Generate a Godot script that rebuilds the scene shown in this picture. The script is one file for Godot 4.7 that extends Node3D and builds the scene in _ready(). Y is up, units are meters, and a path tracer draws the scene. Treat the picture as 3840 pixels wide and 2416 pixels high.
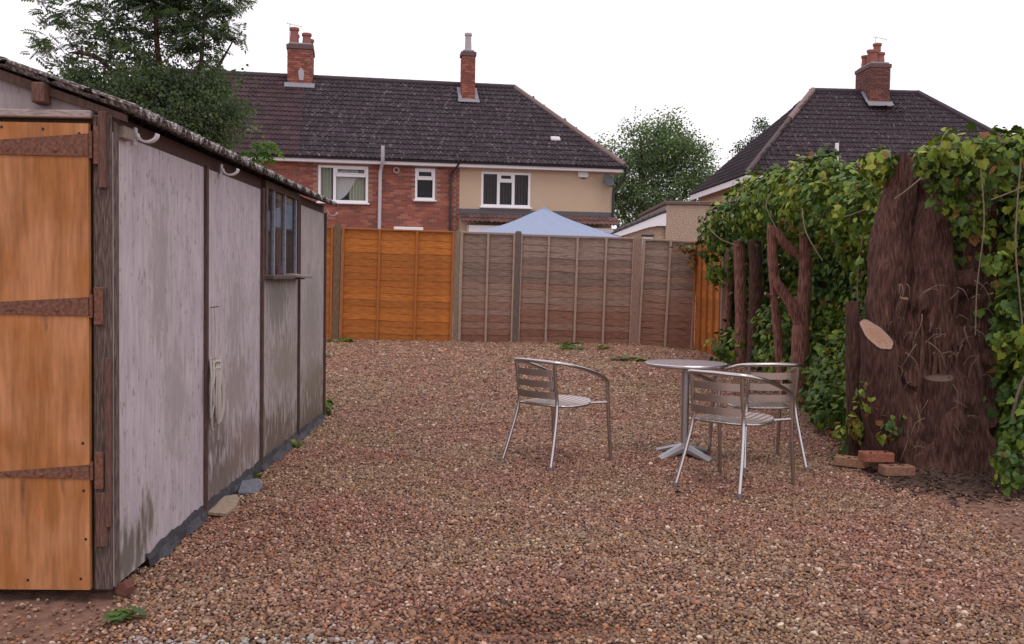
extends Node3D
# Gravel back garden with an asbestos-sheet garage, lap fence, metal bistro furniture, a cut-back conifer under ivy and houses beyond.

var used := {}
var mats := {}
var texs := {}
var rng := RandomNumberGenerator.new()

# ---------------------------------------------------------------- mesh building
class MB:
	var v := PackedVector3Array()
	var n := PackedVector3Array()
	var t := PackedVector2Array()
	func tri(a: Vector3, b: Vector3, c: Vector3, ua := Vector2.ZERO, ub := Vector2.ZERO, uc := Vector2.ZERO) -> void:
		var nn := (b - a).cross(c - a).normalized()
		v.append(a); v.append(c); v.append(b)
		n.append(nn); n.append(nn); n.append(nn)
		t.append(ua); t.append(uc); t.append(ub)
	func quad(a: Vector3, b: Vector3, c: Vector3, d: Vector3) -> void:
		tri(a, b, c, Vector2(0, 1), Vector2(1, 1), Vector2(1, 0))
		tri(a, c, d, Vector2(0, 1), Vector2(1, 0), Vector2(0, 0))
	func stri(a: Vector3, b: Vector3, c: Vector3, na: Vector3, nb: Vector3, nc: Vector3) -> void:
		v.append(a); v.append(c); v.append(b)
		n.append(na); n.append(nc); n.append(nb)
		t.append(Vector2(a.x, a.y)); t.append(Vector2(c.x, c.y)); t.append(Vector2(b.x, b.y))
	func box(c: Vector3, s: Vector3, b := Basis.IDENTITY) -> void:
		var h := s * 0.5
		var p := []
		for k in 8:
			p.append(c + b * Vector3(h.x if k & 1 else -h.x, h.y if k & 2 else -h.y, h.z if k & 4 else -h.z))
		quad(p[4], p[5], p[7], p[6]); quad(p[1], p[0], p[2], p[3])
		quad(p[5], p[1], p[3], p[7]); quad(p[0], p[4], p[6], p[2])
		quad(p[6], p[7], p[3], p[2]); quad(p[0], p[1], p[5], p[4])
	func cbox(c: Vector3, s: Vector3, e: float, b := Basis.IDENTITY) -> void:
		# box with chamfered edges
		var h := s * 0.5
		var g := h - Vector3(e, e, e)
		for ax in 3:
			var a1 := (ax + 1) % 3
			var a2 := (ax + 2) % 3
			for sg in [-1.0, 1.0]:
				var q := []
				for k in [[-1, -1], [1, -1], [1, 1], [-1, 1]]:
					var p := Vector3.ZERO
					p[ax] = h[ax] * sg; p[a1] = g[a1] * k[0]; p[a2] = g[a2] * k[1]
					q.append(c + b * p)
				if sg > 0: quad(q[0], q[1], q[2], q[3])
				else: quad(q[3], q[2], q[1], q[0])
			for s1 in [-1.0, 1.0]:
				for s2 in [-1.0, 1.0]:
					var p1 := Vector3.ZERO
					var p2 := Vector3.ZERO
					p1[a1] = h[a1] * s1; p1[a2] = g[a2] * s2; p2[a1] = g[a1] * s1; p2[a2] = h[a2] * s2
					var lo := p1; var lo2 := p2; var hi := p1; var hi2 := p2
					lo[ax] = -g[ax]; lo2[ax] = -g[ax]; hi[ax] = g[ax]; hi2[ax] = g[ax]
					var A := c + b * lo; var B := c + b * hi; var C := c + b * hi2; var D := c + b * lo2
					if (B - A).cross(C - A).dot((A + C) * 0.5 - c) > 0: quad(A, B, C, D)
					else: quad(D, C, B, A)
		for k in 8:
			var sx := 1.0 if k & 1 else -1.0
			var sy := 1.0 if k & 2 else -1.0
			var sz := 1.0 if k & 4 else -1.0
			var A := c + b * Vector3(h.x * sx, g.y * sy, g.z * sz)
			var B := c + b * Vector3(g.x * sx, h.y * sy, g.z * sz)
			var C := c + b * Vector3(g.x * sx, g.y * sy, h.z * sz)
			if sx * sy * sz > 0: tri(A, B, C)
			else: tri(A, C, B)
	func tube(pts: Array, rad: Array, seg := 10, caps := true, bark := 0.0, noise: FastNoiseLite = null) -> void:
		var m := pts.size()
		var prev := Vector3.ZERO
		var rings := []
		var nors := []
		for i in m:
			var d: Vector3 = (pts[min(i + 1, m - 1)] - pts[max(i - 1, 0)]).normalized()
			if i == 0:
				prev = d.cross(Vector3.UP if abs(d.y) < 0.9 else Vector3.RIGHT).normalized()
			prev = (prev - d * prev.dot(d)).normalized()
			var o := d.cross(prev)
			var ring := []
			var nr := []
			for k in seg:
				var a := TAU * k / seg
				var dir := prev * cos(a) + o * sin(a)
				var r: float = rad[min(i, rad.size() - 1)]
				var p: Vector3 = pts[i]
				if noise:
					var q := p + dir * r
					var ridge := 1.0 - 2.0 * absf(noise.get_noise_3d(q.x * 34.0, q.y * 2.6, q.z * 34.0))
					var lump := noise.get_noise_3d(q.x * 7.0 + 40.0, q.y * 3.5, q.z * 7.0)
					r += bark * ridge + bark * 2.2 * lump
				ring.append(p + dir * r)
				nr.append(dir)
			rings.append(ring)
			nors.append(nr)
		if noise:
			for i in m:
				for k in seg:
					var du: Vector3 = rings[i][(k + 1) % seg] - rings[i][(k + seg - 1) % seg]
					var dv: Vector3 = rings[min(i + 1, m - 1)][k] - rings[max(i - 1, 0)][k]
					var nn := du.cross(dv).normalized()
					if nn.dot(nors[i][k]) < 0: nn = -nn
					nors[i][k] = nn
		for i in m - 1:
			for k in seg:
				var k2 := (k + 1) % seg
				stri(rings[i][k], rings[i][k2], rings[i + 1][k2], nors[i][k], nors[i][k2], nors[i + 1][k2])
				stri(rings[i][k], rings[i + 1][k2], rings[i + 1][k], nors[i][k], nors[i + 1][k2], nors[i + 1][k])
		if caps:
			for k in seg:
				tri(pts[0], rings[0][(k + 1) % seg], rings[0][k])
				tri(pts[m - 1], rings[m - 1][k], rings[m - 1][(k + 1) % seg])
	func lathe(prof: Array, seg := 32, c := Vector3.ZERO) -> void:
		# profile of Vector2(radius, height), from bottom to top along the outside
		for i in prof.size() - 1:
			var a: Vector2 = prof[i]
			var b: Vector2 = prof[i + 1]
			var dn := Vector2(b.y - a.y, -(b.x - a.x)).normalized()
			for k in seg:
				var t0 := TAU * k / seg
				var t1 := TAU * (k + 1) / seg
				var d0 := Vector3(cos(t0), 0, -sin(t0))
				var d1 := Vector3(cos(t1), 0, -sin(t1))
				var n0 := d0 * dn.x + Vector3.UP * dn.y
				var n1 := d1 * dn.x + Vector3.UP * dn.y
				var p00 := c + d0 * a.x + Vector3.UP * a.y
				var p01 := c + d1 * a.x + Vector3.UP * a.y
				var p10 := c + d0 * b.x + Vector3.UP * b.y
				var p11 := c + d1 * b.x + Vector3.UP * b.y
				if a.x > 0.0001: stri(p00, p01, p11, n0, n1, n1)
				if b.x > 0.0001: stri(p00, p11, p10, n0, n1, n0)
	func prism(poly: Array, z0: float, z1: float) -> void:
		# polygon in xy (counter-clockwise) given thickness along z
		var pk := PackedVector2Array(poly)
		var idx := Geometry2D.triangulate_polygon(pk)
		for i in range(0, idx.size(), 3):
			var a := pk[idx[i]]; var b := pk[idx[i + 1]]; var c := pk[idx[i + 2]]
			if (b - a).cross(c - a) < 0:
				var s := b; b = c; c = s
			tri(Vector3(a.x, a.y, z1), Vector3(b.x, b.y, z1), Vector3(c.x, c.y, z1), a, b, c)
			tri(Vector3(a.x, a.y, z0), Vector3(c.x, c.y, z0), Vector3(b.x, b.y, z0), a, c, b)
		for i in pk.size():
			var a := pk[i]; var b := pk[(i + 1) % pk.size()]
			quad(Vector3(a.x, a.y, z0), Vector3(b.x, b.y, z0), Vector3(b.x, b.y, z1), Vector3(a.x, a.y, z1))
	func mesh() -> ArrayMesh:
		var a := []
		a.resize(Mesh.ARRAY_MAX)
		a[Mesh.ARRAY_VERTEX] = v; a[Mesh.ARRAY_NORMAL] = n; a[Mesh.ARRAY_TEX_UV] = t
		var m := ArrayMesh.new()
		m.add_surface_from_arrays(Mesh.PRIMITIVE_TRIANGLES, a)
		return m

func box_mesh(s: Vector3, c := Vector3.ZERO, e := 0.0) -> ArrayMesh:
	var b := MB.new()
	if e > 0.0: b.cbox(c, s, e)
	else: b.box(c, s)
	return b.mesh()

func smooth_path(pts: Array, per := 6) -> Array:
	# Catmull-Rom through the points
	var out := []
	for i in pts.size() - 1:
		var p0: Vector3 = pts[max(i - 1, 0)]
		var p1: Vector3 = pts[i]
		var p2: Vector3 = pts[i + 1]
		var p3: Vector3 = pts[min(i + 2, pts.size() - 1)]
		for k in per:
			out.append(p1.cubic_interpolate(p2, p0, p3, float(k) / per))
	out.append(pts[-1])
	return out

# ---------------------------------------------------------------- nodes
func numbered(called: String) -> String:
	if not used.has(called):
		used[called] = 0
		return called
	used[called] += 1
	return "%s_%03d" % [called, used[called]]

func thing(called: String, label: String, category: String, at := Vector3.ZERO, turn := 0.0, group := "") -> Node3D:
	var o := Node3D.new()
	o.name = numbered(called)
	add_child(o)
	o.position = at
	o.rotation.y = turn
	tag(o, label, category, group)
	return o

func tag(o: Node3D, label: String, category: String, group := "") -> void:
	o.set_meta("label", label)
	o.set_meta("category", category)
	if group: o.set_meta("group", group)

func part(parent: Node3D, called: String, mesh: Mesh, m: Material, x := Transform3D.IDENTITY) -> MeshInstance3D:
	var o := MeshInstance3D.new()
	o.name = called
	o.mesh = mesh
	o.material_override = m
	o.transform = x
	parent.add_child(o, true)
	return o

func whole(called: String, mesh: Mesh, m: Material, label: String, category: String, at := Vector3.ZERO, turn := 0.0, group := "") -> MeshInstance3D:
	var o := MeshInstance3D.new()
	o.name = numbered(called)
	o.mesh = mesh
	o.material_override = m
	add_child(o)
	o.position = at
	o.rotation.y = turn
	tag(o, label, category, group)
	return o

func structure(called: String, mesh: Mesh, m: Material) -> MeshInstance3D:
	var o := MeshInstance3D.new()
	o.name = numbered(called)
	o.mesh = mesh
	o.material_override = m
	o.set_meta("kind", "structure")
	add_child(o)
	return o

func at_pos(p: Vector3, b := Basis.IDENTITY) -> Transform3D:
	return Transform3D(b, p)

func scatter(parent: Node3D, called: String, mesh: Mesh, m: Material, xs: Array, cols: Array) -> MultiMeshInstance3D:
	var mm := MultiMesh.new()
	mm.transform_format = MultiMesh.TRANSFORM_3D
	mm.use_colors = true
	mm.mesh = mesh
	mm.instance_count = xs.size()
	for i in xs.size():
		mm.set_instance_transform(i, xs[i])
		mm.set_instance_color(i, cols[i])
	var o := MultiMeshInstance3D.new()
	o.name = called
	o.multimesh = mm
	o.material_override = m
	parent.add_child(o, true)
	return o

# ---------------------------------------------------------------- materials
func lin(r: float, g: float, b: float) -> Color:
	return Color(r, g, b).linear_to_srgb()

func noise_tex(stops: Array, freq: float, seed_: int, octaves := 4, kind := FastNoiseLite.TYPE_SIMPLEX_SMOOTH, size := 512) -> NoiseTexture2D:
	var key := str(stops, freq, seed_, octaves, kind, size)
	if texs.has(key): return texs[key]
	var nz := FastNoiseLite.new()
	nz.noise_type = kind
	nz.seed = seed_
	nz.frequency = freq
	nz.fractal_octaves = octaves
	if kind == FastNoiseLite.TYPE_CELLULAR:
		nz.cellular_return_type = FastNoiseLite.RETURN_DISTANCE
	var tx := NoiseTexture2D.new()
	tx.width = size
	tx.height = size
	tx.seamless = true
	tx.noise = nz
	if stops.size():
		var g := Gradient.new()
		var off := PackedFloat32Array()
		var col := PackedColorArray()
		for s in stops:
			off.append(s[0])
			col.append(lin(s[1], s[2], s[3]))
		g.offsets = off
		g.colors = col
		tx.color_ramp = g
	texs[key] = tx
	return tx

func plain(called: String, c: Color, rough := 0.7, metal := 0.0) -> StandardMaterial3D:
	if mats.has(called): return mats[called]
	var m := StandardMaterial3D.new()
	m.albedo_color = c
	m.roughness = rough
	m.metallic = metal
	mats[called] = m
	return m

func grained(called: String, stops: Array, freq: float, scale: Vector3, rough := 0.85, relief := 0.0, relief_freq := 0.05, octaves := 4, world := true, kind := FastNoiseLite.TYPE_SIMPLEX_SMOOTH) -> StandardMaterial3D:
	# colour from a noise ramp; scale is repeats of the 512-pixel tile per metre along x, y and z
	if mats.has(called): return mats[called]
	var m := StandardMaterial3D.new()
	m.albedo_texture = noise_tex(stops, freq, called.hash() % 997, octaves, kind)
	m.uv1_triplanar = true
	m.uv1_world_triplanar = world
	m.uv1_triplanar_sharpness = 4.0
	m.uv1_scale = scale
	m.roughness = rough
	if relief > 0.0:
		m.heightmap_enabled = true
		m.heightmap_scale = relief
		m.heightmap_texture = noise_tex([], relief_freq, 17, 3)
	mats[called] = m
	return m

func tinted(called: String, from: StandardMaterial3D, c: Color) -> StandardMaterial3D:
	# the same grain in another tone of the material
	if mats.has(called): return mats[called]
	var m := from.duplicate() as StandardMaterial3D
	m.albedo_color = c
	mats[called] = m
	return m

func painted(image: Image, rough := 0.85) -> StandardMaterial3D:
	var m := StandardMaterial3D.new()
	m.albedo_texture = ImageTexture.create_from_image(image)
	m.roughness = rough
	return m

# ---------------------------------------------------------------- the lie of the ground
var ground_noise := FastNoiseLite.new()
func gh(x: float, z: float) -> float:
	var d := -z
	var h := 0.25 * smoothstep(8.6, 15.2, d)
	h -= 0.07 * smoothstep(1.9, 2.9, x) * smoothstep(12.0, 16.0, d)
	h += 0.012 * ground_noise.get_noise_2d(x * 60.0, z * 60.0) + 0.012 * ground_noise.get_noise_2d(x * 220.0, z * 220.0)
	h -= 0.065 * exp(-(pow((x - 0.05) / 0.36, 2.0) + pow((z + 3.66) / 0.13, 2.0)))
	h += 0.03 * exp(-(pow((x + 1.35) / 0.18, 2.0))) * smoothstep(4.4, 5.4, d) * (1.0 - smoothstep(7.5, 9.0, d))
	if d < 4.1:
		h -= 0.025 * smoothstep(-1.3, -1.65, x) * smoothstep(4.05, 3.9, d)
	return h

const SPARSE := [[-6.22, 4.42, -14.00, 0.30, 1.00], [-5.86, 4.78, -14.00, 0.43, 1.00], [-5.36, 4.27, -13.80, 0.36, 1.00], [-5.40, 4.96, -14.20, 0.49, 1.00], [-4.90, 4.80, -14.00, 0.40, 1.00], [-4.48, 4.63, -14.00, 0.37, 1.00], [-4.30, 4.93, -14.00, 0.30, 1.00], [-4.76, 5.12, -14.30, 0.37, 1.00], [-5.56, 5.50, -14.00, 0.61, 1.00], [-4.85, 5.63, -14.20, 0.68, 1.00], [-4.18, 5.34, -14.00, 0.37, 1.00], [-6.40, 5.01, -14.00, 0.24, 1.00], [-6.63, 4.51, -13.90, 0.11, 1.00], [-4.06, 4.81, -14.00, 0.18, 1.00], [-4.24, 4.51, -14.00, 0.24, 1.00], [-3.94, 5.08, -14.00, 0.13, 1.00], [-6.02, 3.97, -13.80, 0.30, 1.00], [-4.12, 5.11, -14.00, 0.21, 1.00]]
const DENSE := [[-5.72, 3.71, -13.80, 0.45, 1.00], [-5.21, 3.61, -13.70, 0.51, 1.00], [-4.84, 3.73, -14.00, 0.52, 1.00], [-4.41, 3.61, -13.80, 0.45, 1.00], [-4.29, 3.35, -13.80, 0.33, 1.00], [-4.79, 3.26, -13.70, 0.45, 1.00], [-5.46, 4.29, -13.90, 0.27, 1.00], [-6.02, 3.91, -13.80, 0.27, 1.00], [-4.30, 3.88, -14.00, 0.27, 1.00], [-4.21, 3.65, -14.00, 0.24, 1.00], [-6.18, 4.04, -13.90, 0.21, 1.00], [-4.12, 3.35, -13.80, 0.18, 1.00]]
const FAR := [[6.26, 7.76, -50.00, 1.52, 1.00], [7.33, 8.10, -50.00, 1.41, 1.00], [5.19, 7.32, -50.00, 1.30, 1.00], [8.42, 7.37, -50.00, 1.52, 1.00], [9.30, 6.95, -50.00, 0.98, 1.00], [6.29, 6.26, -50.00, 1.74, 1.00], [7.81, 5.85, -50.00, 1.74, 1.00], [4.78, 6.02, -50.00, 1.09, 1.00], [5.89, 4.53, -50.00, 1.52, 1.00], [7.41, 4.34, -50.00, 1.30, 1.00], [6.34, 8.94, -50.00, 0.54, 1.00], [7.53, 8.81, -50.00, 0.61, 1.00], [4.41, 8.06, -50.00, 0.54, 1.00], [9.75, 6.10, -50.00, 0.87, 1.00]]

func _ready() -> void:
	rng.seed = 20110
	ground_noise.seed = 5
	ground_noise.frequency = 0.02
	# camera, sky, sun, exposure
	var cam := Camera3D.new()
	cam.name = "camera"
	add_child(cam)
	cam.position = Vector3(0, 1.3, 0)
	cam.rotation_degrees = Vector3(-2.55, 0, 0.9)
	cam.fov = 36.46
	cam.near = 0.05
	cam.far = 600.0
	cam.current = true
	var sky_mat := ProceduralSkyMaterial.new()
	sky_mat.sky_top_color = Color(0.985, 0.95, 1.0)
	sky_mat.sky_horizon_color = Color(1.0, 0.98, 1.0)
	sky_mat.sky_curve = 0.25
	sky_mat.sky_energy_multiplier = 1.0
	sky_mat.ground_bottom_color = Color(0.3, 0.27, 0.25)
	sky_mat.ground_horizon_color = Color(0.7, 0.67, 0.66)
	var env := Environment.new()
	env.background_mode = Environment.BG_SKY
	env.sky = Sky.new()
	env.sky.sky_material = sky_mat
	env.background_energy_multiplier = 1.0
	env.tonemap_mode = Environment.TONE_MAPPER_LINEAR
	env.tonemap_exposure = 1.22
	env.sdfgi_enabled = true
	env.ssao_enabled = true
	env.ssil_enabled = true
	var we := WorldEnvironment.new()
	we.name = "environment"
	we.environment = env
	add_child(we)
	var sun := DirectionalLight3D.new()
	sun.name = "sun"
	sun.light_color = Color(1.0, 0.965, 0.94)
	sun.light_energy = 0.3
	sun.light_angular_distance = 28.0
	sun.shadow_enabled = true
	add_child(sun)
	sun.rotation_degrees = Vector3(-62, 24, 0)

	make_ground()
	make_gravel()
	print("ground done")
	make_shed()
	make_fences()
	print("fences done")
	make_terrace()
	make_hip_house()
	print("houses done")
	make_garage()
	make_gazebo()
	make_furniture()
	make_stump()
	make_ivy()
	print("ivy done")
	make_trees()
	make_small_things()
	for o in find_children("*", "GeometryInstance3D", true, false):
		o.cast_shadow = GeometryInstance3D.SHADOW_CASTING_SETTING_ON
	print("all done")

# ---------------------------------------------------------------- ground and gravel
func make_ground() -> void:
	var xs := []
	var zs := []
	for v in [-300.0, -120.0, -60.0, -30.0, -18.0, -12.0, -9.0, -7.0]: xs.append(v)
	for i in 95: xs.append(-5.0 + i * 0.1)
	for v in [5.0, 7.0, 10.0, 16.0, 28.0, 60.0, 120.0, 300.0]: xs.append(v)
	for v in [30.0, 12.0, 4.0, 0.0, -2.0]: zs.append(v)
	for i in 150: zs.append(-2.6 - i * 0.1)
	for v in [-19.0, -22.0, -26.0, -32.0, -45.0, -70.0, -120.0, -220.0, -400.0]: zs.append(v)
	var p := PackedVector3Array()
	var nn := PackedVector3Array()
	var ix := PackedInt32Array()
	for z in zs:
		for x in xs:
			var zz: float = clamp(z, -17.4, -2.6)
			p.append(Vector3(x, gh(x, zz) - 0.006, z))
			var e := 0.05
			var gx := (gh(x + e, zz) - gh(x - e, zz)) / (2 * e)
			var gz := (gh(x, zz + e) - gh(x, zz - e)) / (2 * e)
			nn.append(Vector3(-gx, 1, -gz).normalized())
	var w := xs.size()
	for j in zs.size() - 1:
		for i in w - 1:
			var a := j * w + i
			ix.append_array([a, a + w, a + 1, a + 1, a + w, a + w + 1])
	var arr := []
	arr.resize(Mesh.ARRAY_MAX)
	arr[Mesh.ARRAY_VERTEX] = p
	arr[Mesh.ARRAY_NORMAL] = nn
	arr[Mesh.ARRAY_INDEX] = ix
	var m := ArrayMesh.new()
	m.add_surface_from_arrays(Mesh.PRIMITIVE_TRIANGLES, arr)
	var soil := grained("soil", [[0.0, 0.12, 0.062, 0.043], [0.45, 0.2, 0.108, 0.075], [0.7, 0.25, 0.14, 0.1], [1.0, 0.32, 0.19, 0.14]], 0.03, Vector3(0.9, 0.9, 0.9), 0.95, 0.5, 0.12, 5)
	structure("ground", m, soil)

func pebble_mesh() -> ArrayMesh:
	# octahedron split once and pushed out to an uneven pebble
	var base := [Vector3(1, 0, 0), Vector3(-1, 0, 0), Vector3(0, 1, 0), Vector3(0, -1, 0), Vector3(0, 0, 1), Vector3(0, 0, -1)]
	var faces := [[2, 4, 0], [2, 0, 5], [2, 5, 1], [2, 1, 4], [3, 0, 4], [3, 5, 0], [3, 1, 5], [3, 4, 1]]
	var b := MB.new()
	var shape := func(q: Vector3) -> Vector3:
		var u := q.normalized()
		return u * (1.0 + 0.14 * sin(u.x * 3.0 + 1.0) * cos(u.z * 2.5) + 0.1 * sin(u.y * 4.0 + u.z * 2.0))
	for f in faces:
		var A: Vector3 = base[f[0]]
		var B: Vector3 = base[f[1]]
		var C: Vector3 = base[f[2]]
		var ab := (A + B) * 0.5
		var bc := (B + C) * 0.5
		var ca := (C + A) * 0.5
		for t in [[A, ab, ca], [ab, B, bc], [ca, bc, C], [ab, bc, ca]]:
			b.stri(shape.call(t[0]), shape.call(t[1]), shape.call(t[2]), t[0].normalized(), t[1].normalized(), t[2].normalized())
	return b.mesh()

func make_gravel() -> void:
	var root := Node3D.new()
	root.name = "gravel"
	add_child(root)
	root.set_meta("kind", "stuff")
	tag(root, "reddish brown pea gravel covering the garden floor", "gravel")
	var pal := [Color(0.235, 0.122, 0.082), Color(0.3, 0.165, 0.115), Color(0.385, 0.228, 0.162), Color(0.36, 0.175, 0.085), Color(0.19, 0.088, 0.06), Color(0.31, 0.195, 0.155), Color(0.5, 0.31, 0.225), Color(0.66, 0.49, 0.39), Color(0.11, 0.06, 0.048), Color(0.4, 0.165, 0.085)]
	var wt := [0.24, 0.44, 0.58, 0.66, 0.76, 0.85, 0.92, 0.945, 0.975, 1.0]
	var patch := FastNoiseLite.new()
	patch.seed = 77
	patch.frequency = 1.0
	var buf := PackedFloat32Array()
	var count := 0
	var put := func(x: float, z: float, s: float, lift: float) -> void:
		var d := -z
		# bare earth in front of the doors, along the hedge foot and round the stump
		var n1 := patch.get_noise_2d(x * 1.6, z * 1.6)
		if d < 3.98 and x < -1.47 + 0.1 * n1 and rng.randf() > 0.1 + 0.5 * smoothstep(-1.62, -1.45, x + 0.12 * n1): return
		var edge := 2.62 + 0.1 * n1 + 0.1 * smoothstep(7.0, 9.0, d) + 0.4 * smoothstep(10.0, 13.0, d)
		if x > edge and d < 14.2 and rng.randf() > 0.12: return
		if x > 2.45 and d > 6.2 and d < 7.3 and rng.randf() > 0.3: return
		if x < -1.62 - (d - 3.9) * 0.0232 and d > 3.85 and d < 8.85: return
		var r := rng.randf()
		var k := 0
		while r > wt[k]: k += 1
		var c: Color = pal[k]
		var n2 := patch.get_noise_2d(x * 0.9 + 30.0, z * 0.9)
		var damp := 1.7 * exp(-(pow((x - 0.05) / 0.42, 2.0) + pow((z + 3.62) / 0.17, 2.0))) + 0.5 * maxf(n2, 0.0)
		if rng.randf() < damp * 0.9:
			c = pal[[0, 4, 4, 8, 9][rng.randi() % 5]]
		if d < 3.43 and x < -0.35 and x > -1.35 and rng.randf() < 0.3:
			c = Color(0.42, 0.36, 0.36)
			s *= 1.2
		var v := rng.randf_range(0.66, 1.14)
		var och := 1.0 + 0.22 * patch.get_noise_2d(x * 0.7 - 20.0, z * 0.7 + 11.0)
		c = Color(c.r, c.g * och * 1.05, c.b * (0.5 + 0.5 * och) * 1.02)
		var bs := Basis.from_euler(Vector3(rng.randf_range(-0.6, 0.6), rng.randf() * TAU, rng.randf_range(-0.6, 0.6))).scaled_local(Vector3(s * rng.randf_range(0.8, 1.35), s * rng.randf_range(0.5, 0.85), s * rng.randf_range(0.75, 1.1)))
		var y := gh(x, z) + lift + s * 0.15
		buf.append_array([bs.x.x, bs.y.x, bs.z.x, x, bs.x.y, bs.y.y, bs.z.y, y, bs.x.z, bs.y.z, bs.z.z, z, c.r * v, c.g * v, c.b * v, 1.0])
	# near stones close-packed, far ones thinner on the ground and a little larger
	var z := -3.05
	while z > -16.05:
		var d := -z
		var step := 0.0138 if d < 6.0 else lerpf(0.0138, 0.025, clamp((d - 6.0) / 8.0, 0.0, 1.0))
		var x0 := maxf(-d * 0.55 - 0.1, -4.6)
		if d > 3.9 and d < 8.85: x0 = maxf(x0, -1.62 - (d - 3.9) * 0.0232)
		elif d >= 8.85: x0 = maxf(x0, -d * 0.2 - 0.6)
		var x1 := minf(d * 0.55 + 0.1, 3.25)
		var x := x0
		while x < x1:
			var s := step * rng.randf_range(0.4, 0.74)
			if rng.randf() < 0.05: s *= rng.randf_range(1.3, 1.9)
			put.call(x + rng.randf_range(-0.6, 0.6) * step, z + rng.randf_range(-0.6, 0.6) * step, s, rng.randf_range(-0.002, 0.006))
			x += step
		z -= step
	count = buf.size() / 16
	var mm := MultiMesh.new()
	mm.transform_format = MultiMesh.TRANSFORM_3D
	mm.use_colors = true
	mm.mesh = pebble_mesh()
	mm.instance_count = count
	mm.buffer = buf
	var o := MultiMeshInstance3D.new()
	o.name = "pebbles"
	o.multimesh = mm
	var m := StandardMaterial3D.new()
	m.vertex_color_use_as_albedo = true
	m.roughness = 0.6
	m.metallic_specular = 0.35
	o.material_override = m
	root.add_child(o)
	print("pebbles ", count)

# ---------------------------------------------------------------- the garage of asbestos sheets (called shed here)
func panel_image(w: int, h: int, seed_: int, dirt: Array, base := Color(0.45, 0.395, 0.415)) -> Image:
	# weathered cement sheet: vertical rain streaks, specks, and mould patches with ragged outlines; dirt = [[u, v, ru, rv, r, g, b], ...]
	var im := Image.create(w, h, false, Image.FORMAT_RGB8)
	var a := FastNoiseLite.new()
	a.seed = seed_
	a.frequency = 0.09
	a.fractal_octaves = 4
	var f := FastNoiseLite.new()
	f.seed = seed_ + 9
	f.frequency = 0.05
	f.fractal_octaves = 4
	for y in h:
		for x in w:
			var streak := a.get_noise_2d(x * 1.3, y * 0.07)
			var fine := a.get_noise_2d(x * 2.6 + 300.0, y * 0.35)
			var blot := f.get_noise_2d(x * 0.6, y * 0.35)
			var k := 1.0 + 0.11 * streak + 0.2 * fine + 0.14 * blot
			var c := Vector3(base.r, base.g, base.b) * k
			# dark specks in the streaks
			var sp := a.get_noise_2d(x * 3.0 + 70.0, y * 0.8 + 900.0)
			if sp > 0.33 and streak < 0.05:
				c = c.lerp(Vector3(0.16, 0.13, 0.11), clampf((sp - 0.33) * 4.0, 0.0, 0.75))
			for q in dirt:
				var du: float = (float(x) / w - q[0]) / q[2]
				var dv: float = (float(y) / h - q[1]) / q[3]
				var m := 1.0 - sqrt(du * du + dv * dv) + 0.55 * f.get_noise_2d(x * 2.0 + 50.0, y * 0.8) + 0.6 * a.get_noise_2d(x * 1.5, y * 0.25 + 40.0)
				if m > 0.0:
					c = c.lerp(Vector3(q[4], q[5], q[6]), minf(m * 1.3, 0.82))
			im.set_pixel(x, y, lin(clampf(c.x, 0.02, 0.8), clampf(c.y, 0.02, 0.8), clampf(c.z, 0.02, 0.8)))
	return im

func wall_sheet(z0: float, z1: float, y0: float, y1: float) -> ArrayMesh:
	# sheet in the plane x = 0 facing +x, uv 0..1 (u runs away from the door, v down)
	var b := MB.new()
	b.quad(Vector3(0, y0, z0), Vector3(0, y0, z1), Vector3(0, y1, z1), Vector3(0, y1, z0))
	b.quad(Vector3(-0.012, y0, z1), Vector3(-0.012, y0, z0), Vector3(-0.012, y1, z0), Vector3(-0.012, y1, z1))
	b.quad(Vector3(-0.012, y0, z0), Vector3(-0.012, y0, z1), Vector3(0, y0, z1), Vector3(0, y0, z0))
	b.quad(Vector3(-0.012, y0, z0), Vector3(0, y0, z0), Vector3(0, y1, z0), Vector3(-0.012, y1, z0))
	b.quad(Vector3(0, y0, z1), Vector3(-0.012, y0, z1), Vector3(-0.012, y1, z1), Vector3(0, y1, z1))
	b.quad(Vector3(0, y1, z0), Vector3(0, y1, z1), Vector3(-0.012, y1, z1), Vector3(-0.012, y1, z0))
	return b.mesh()

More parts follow.
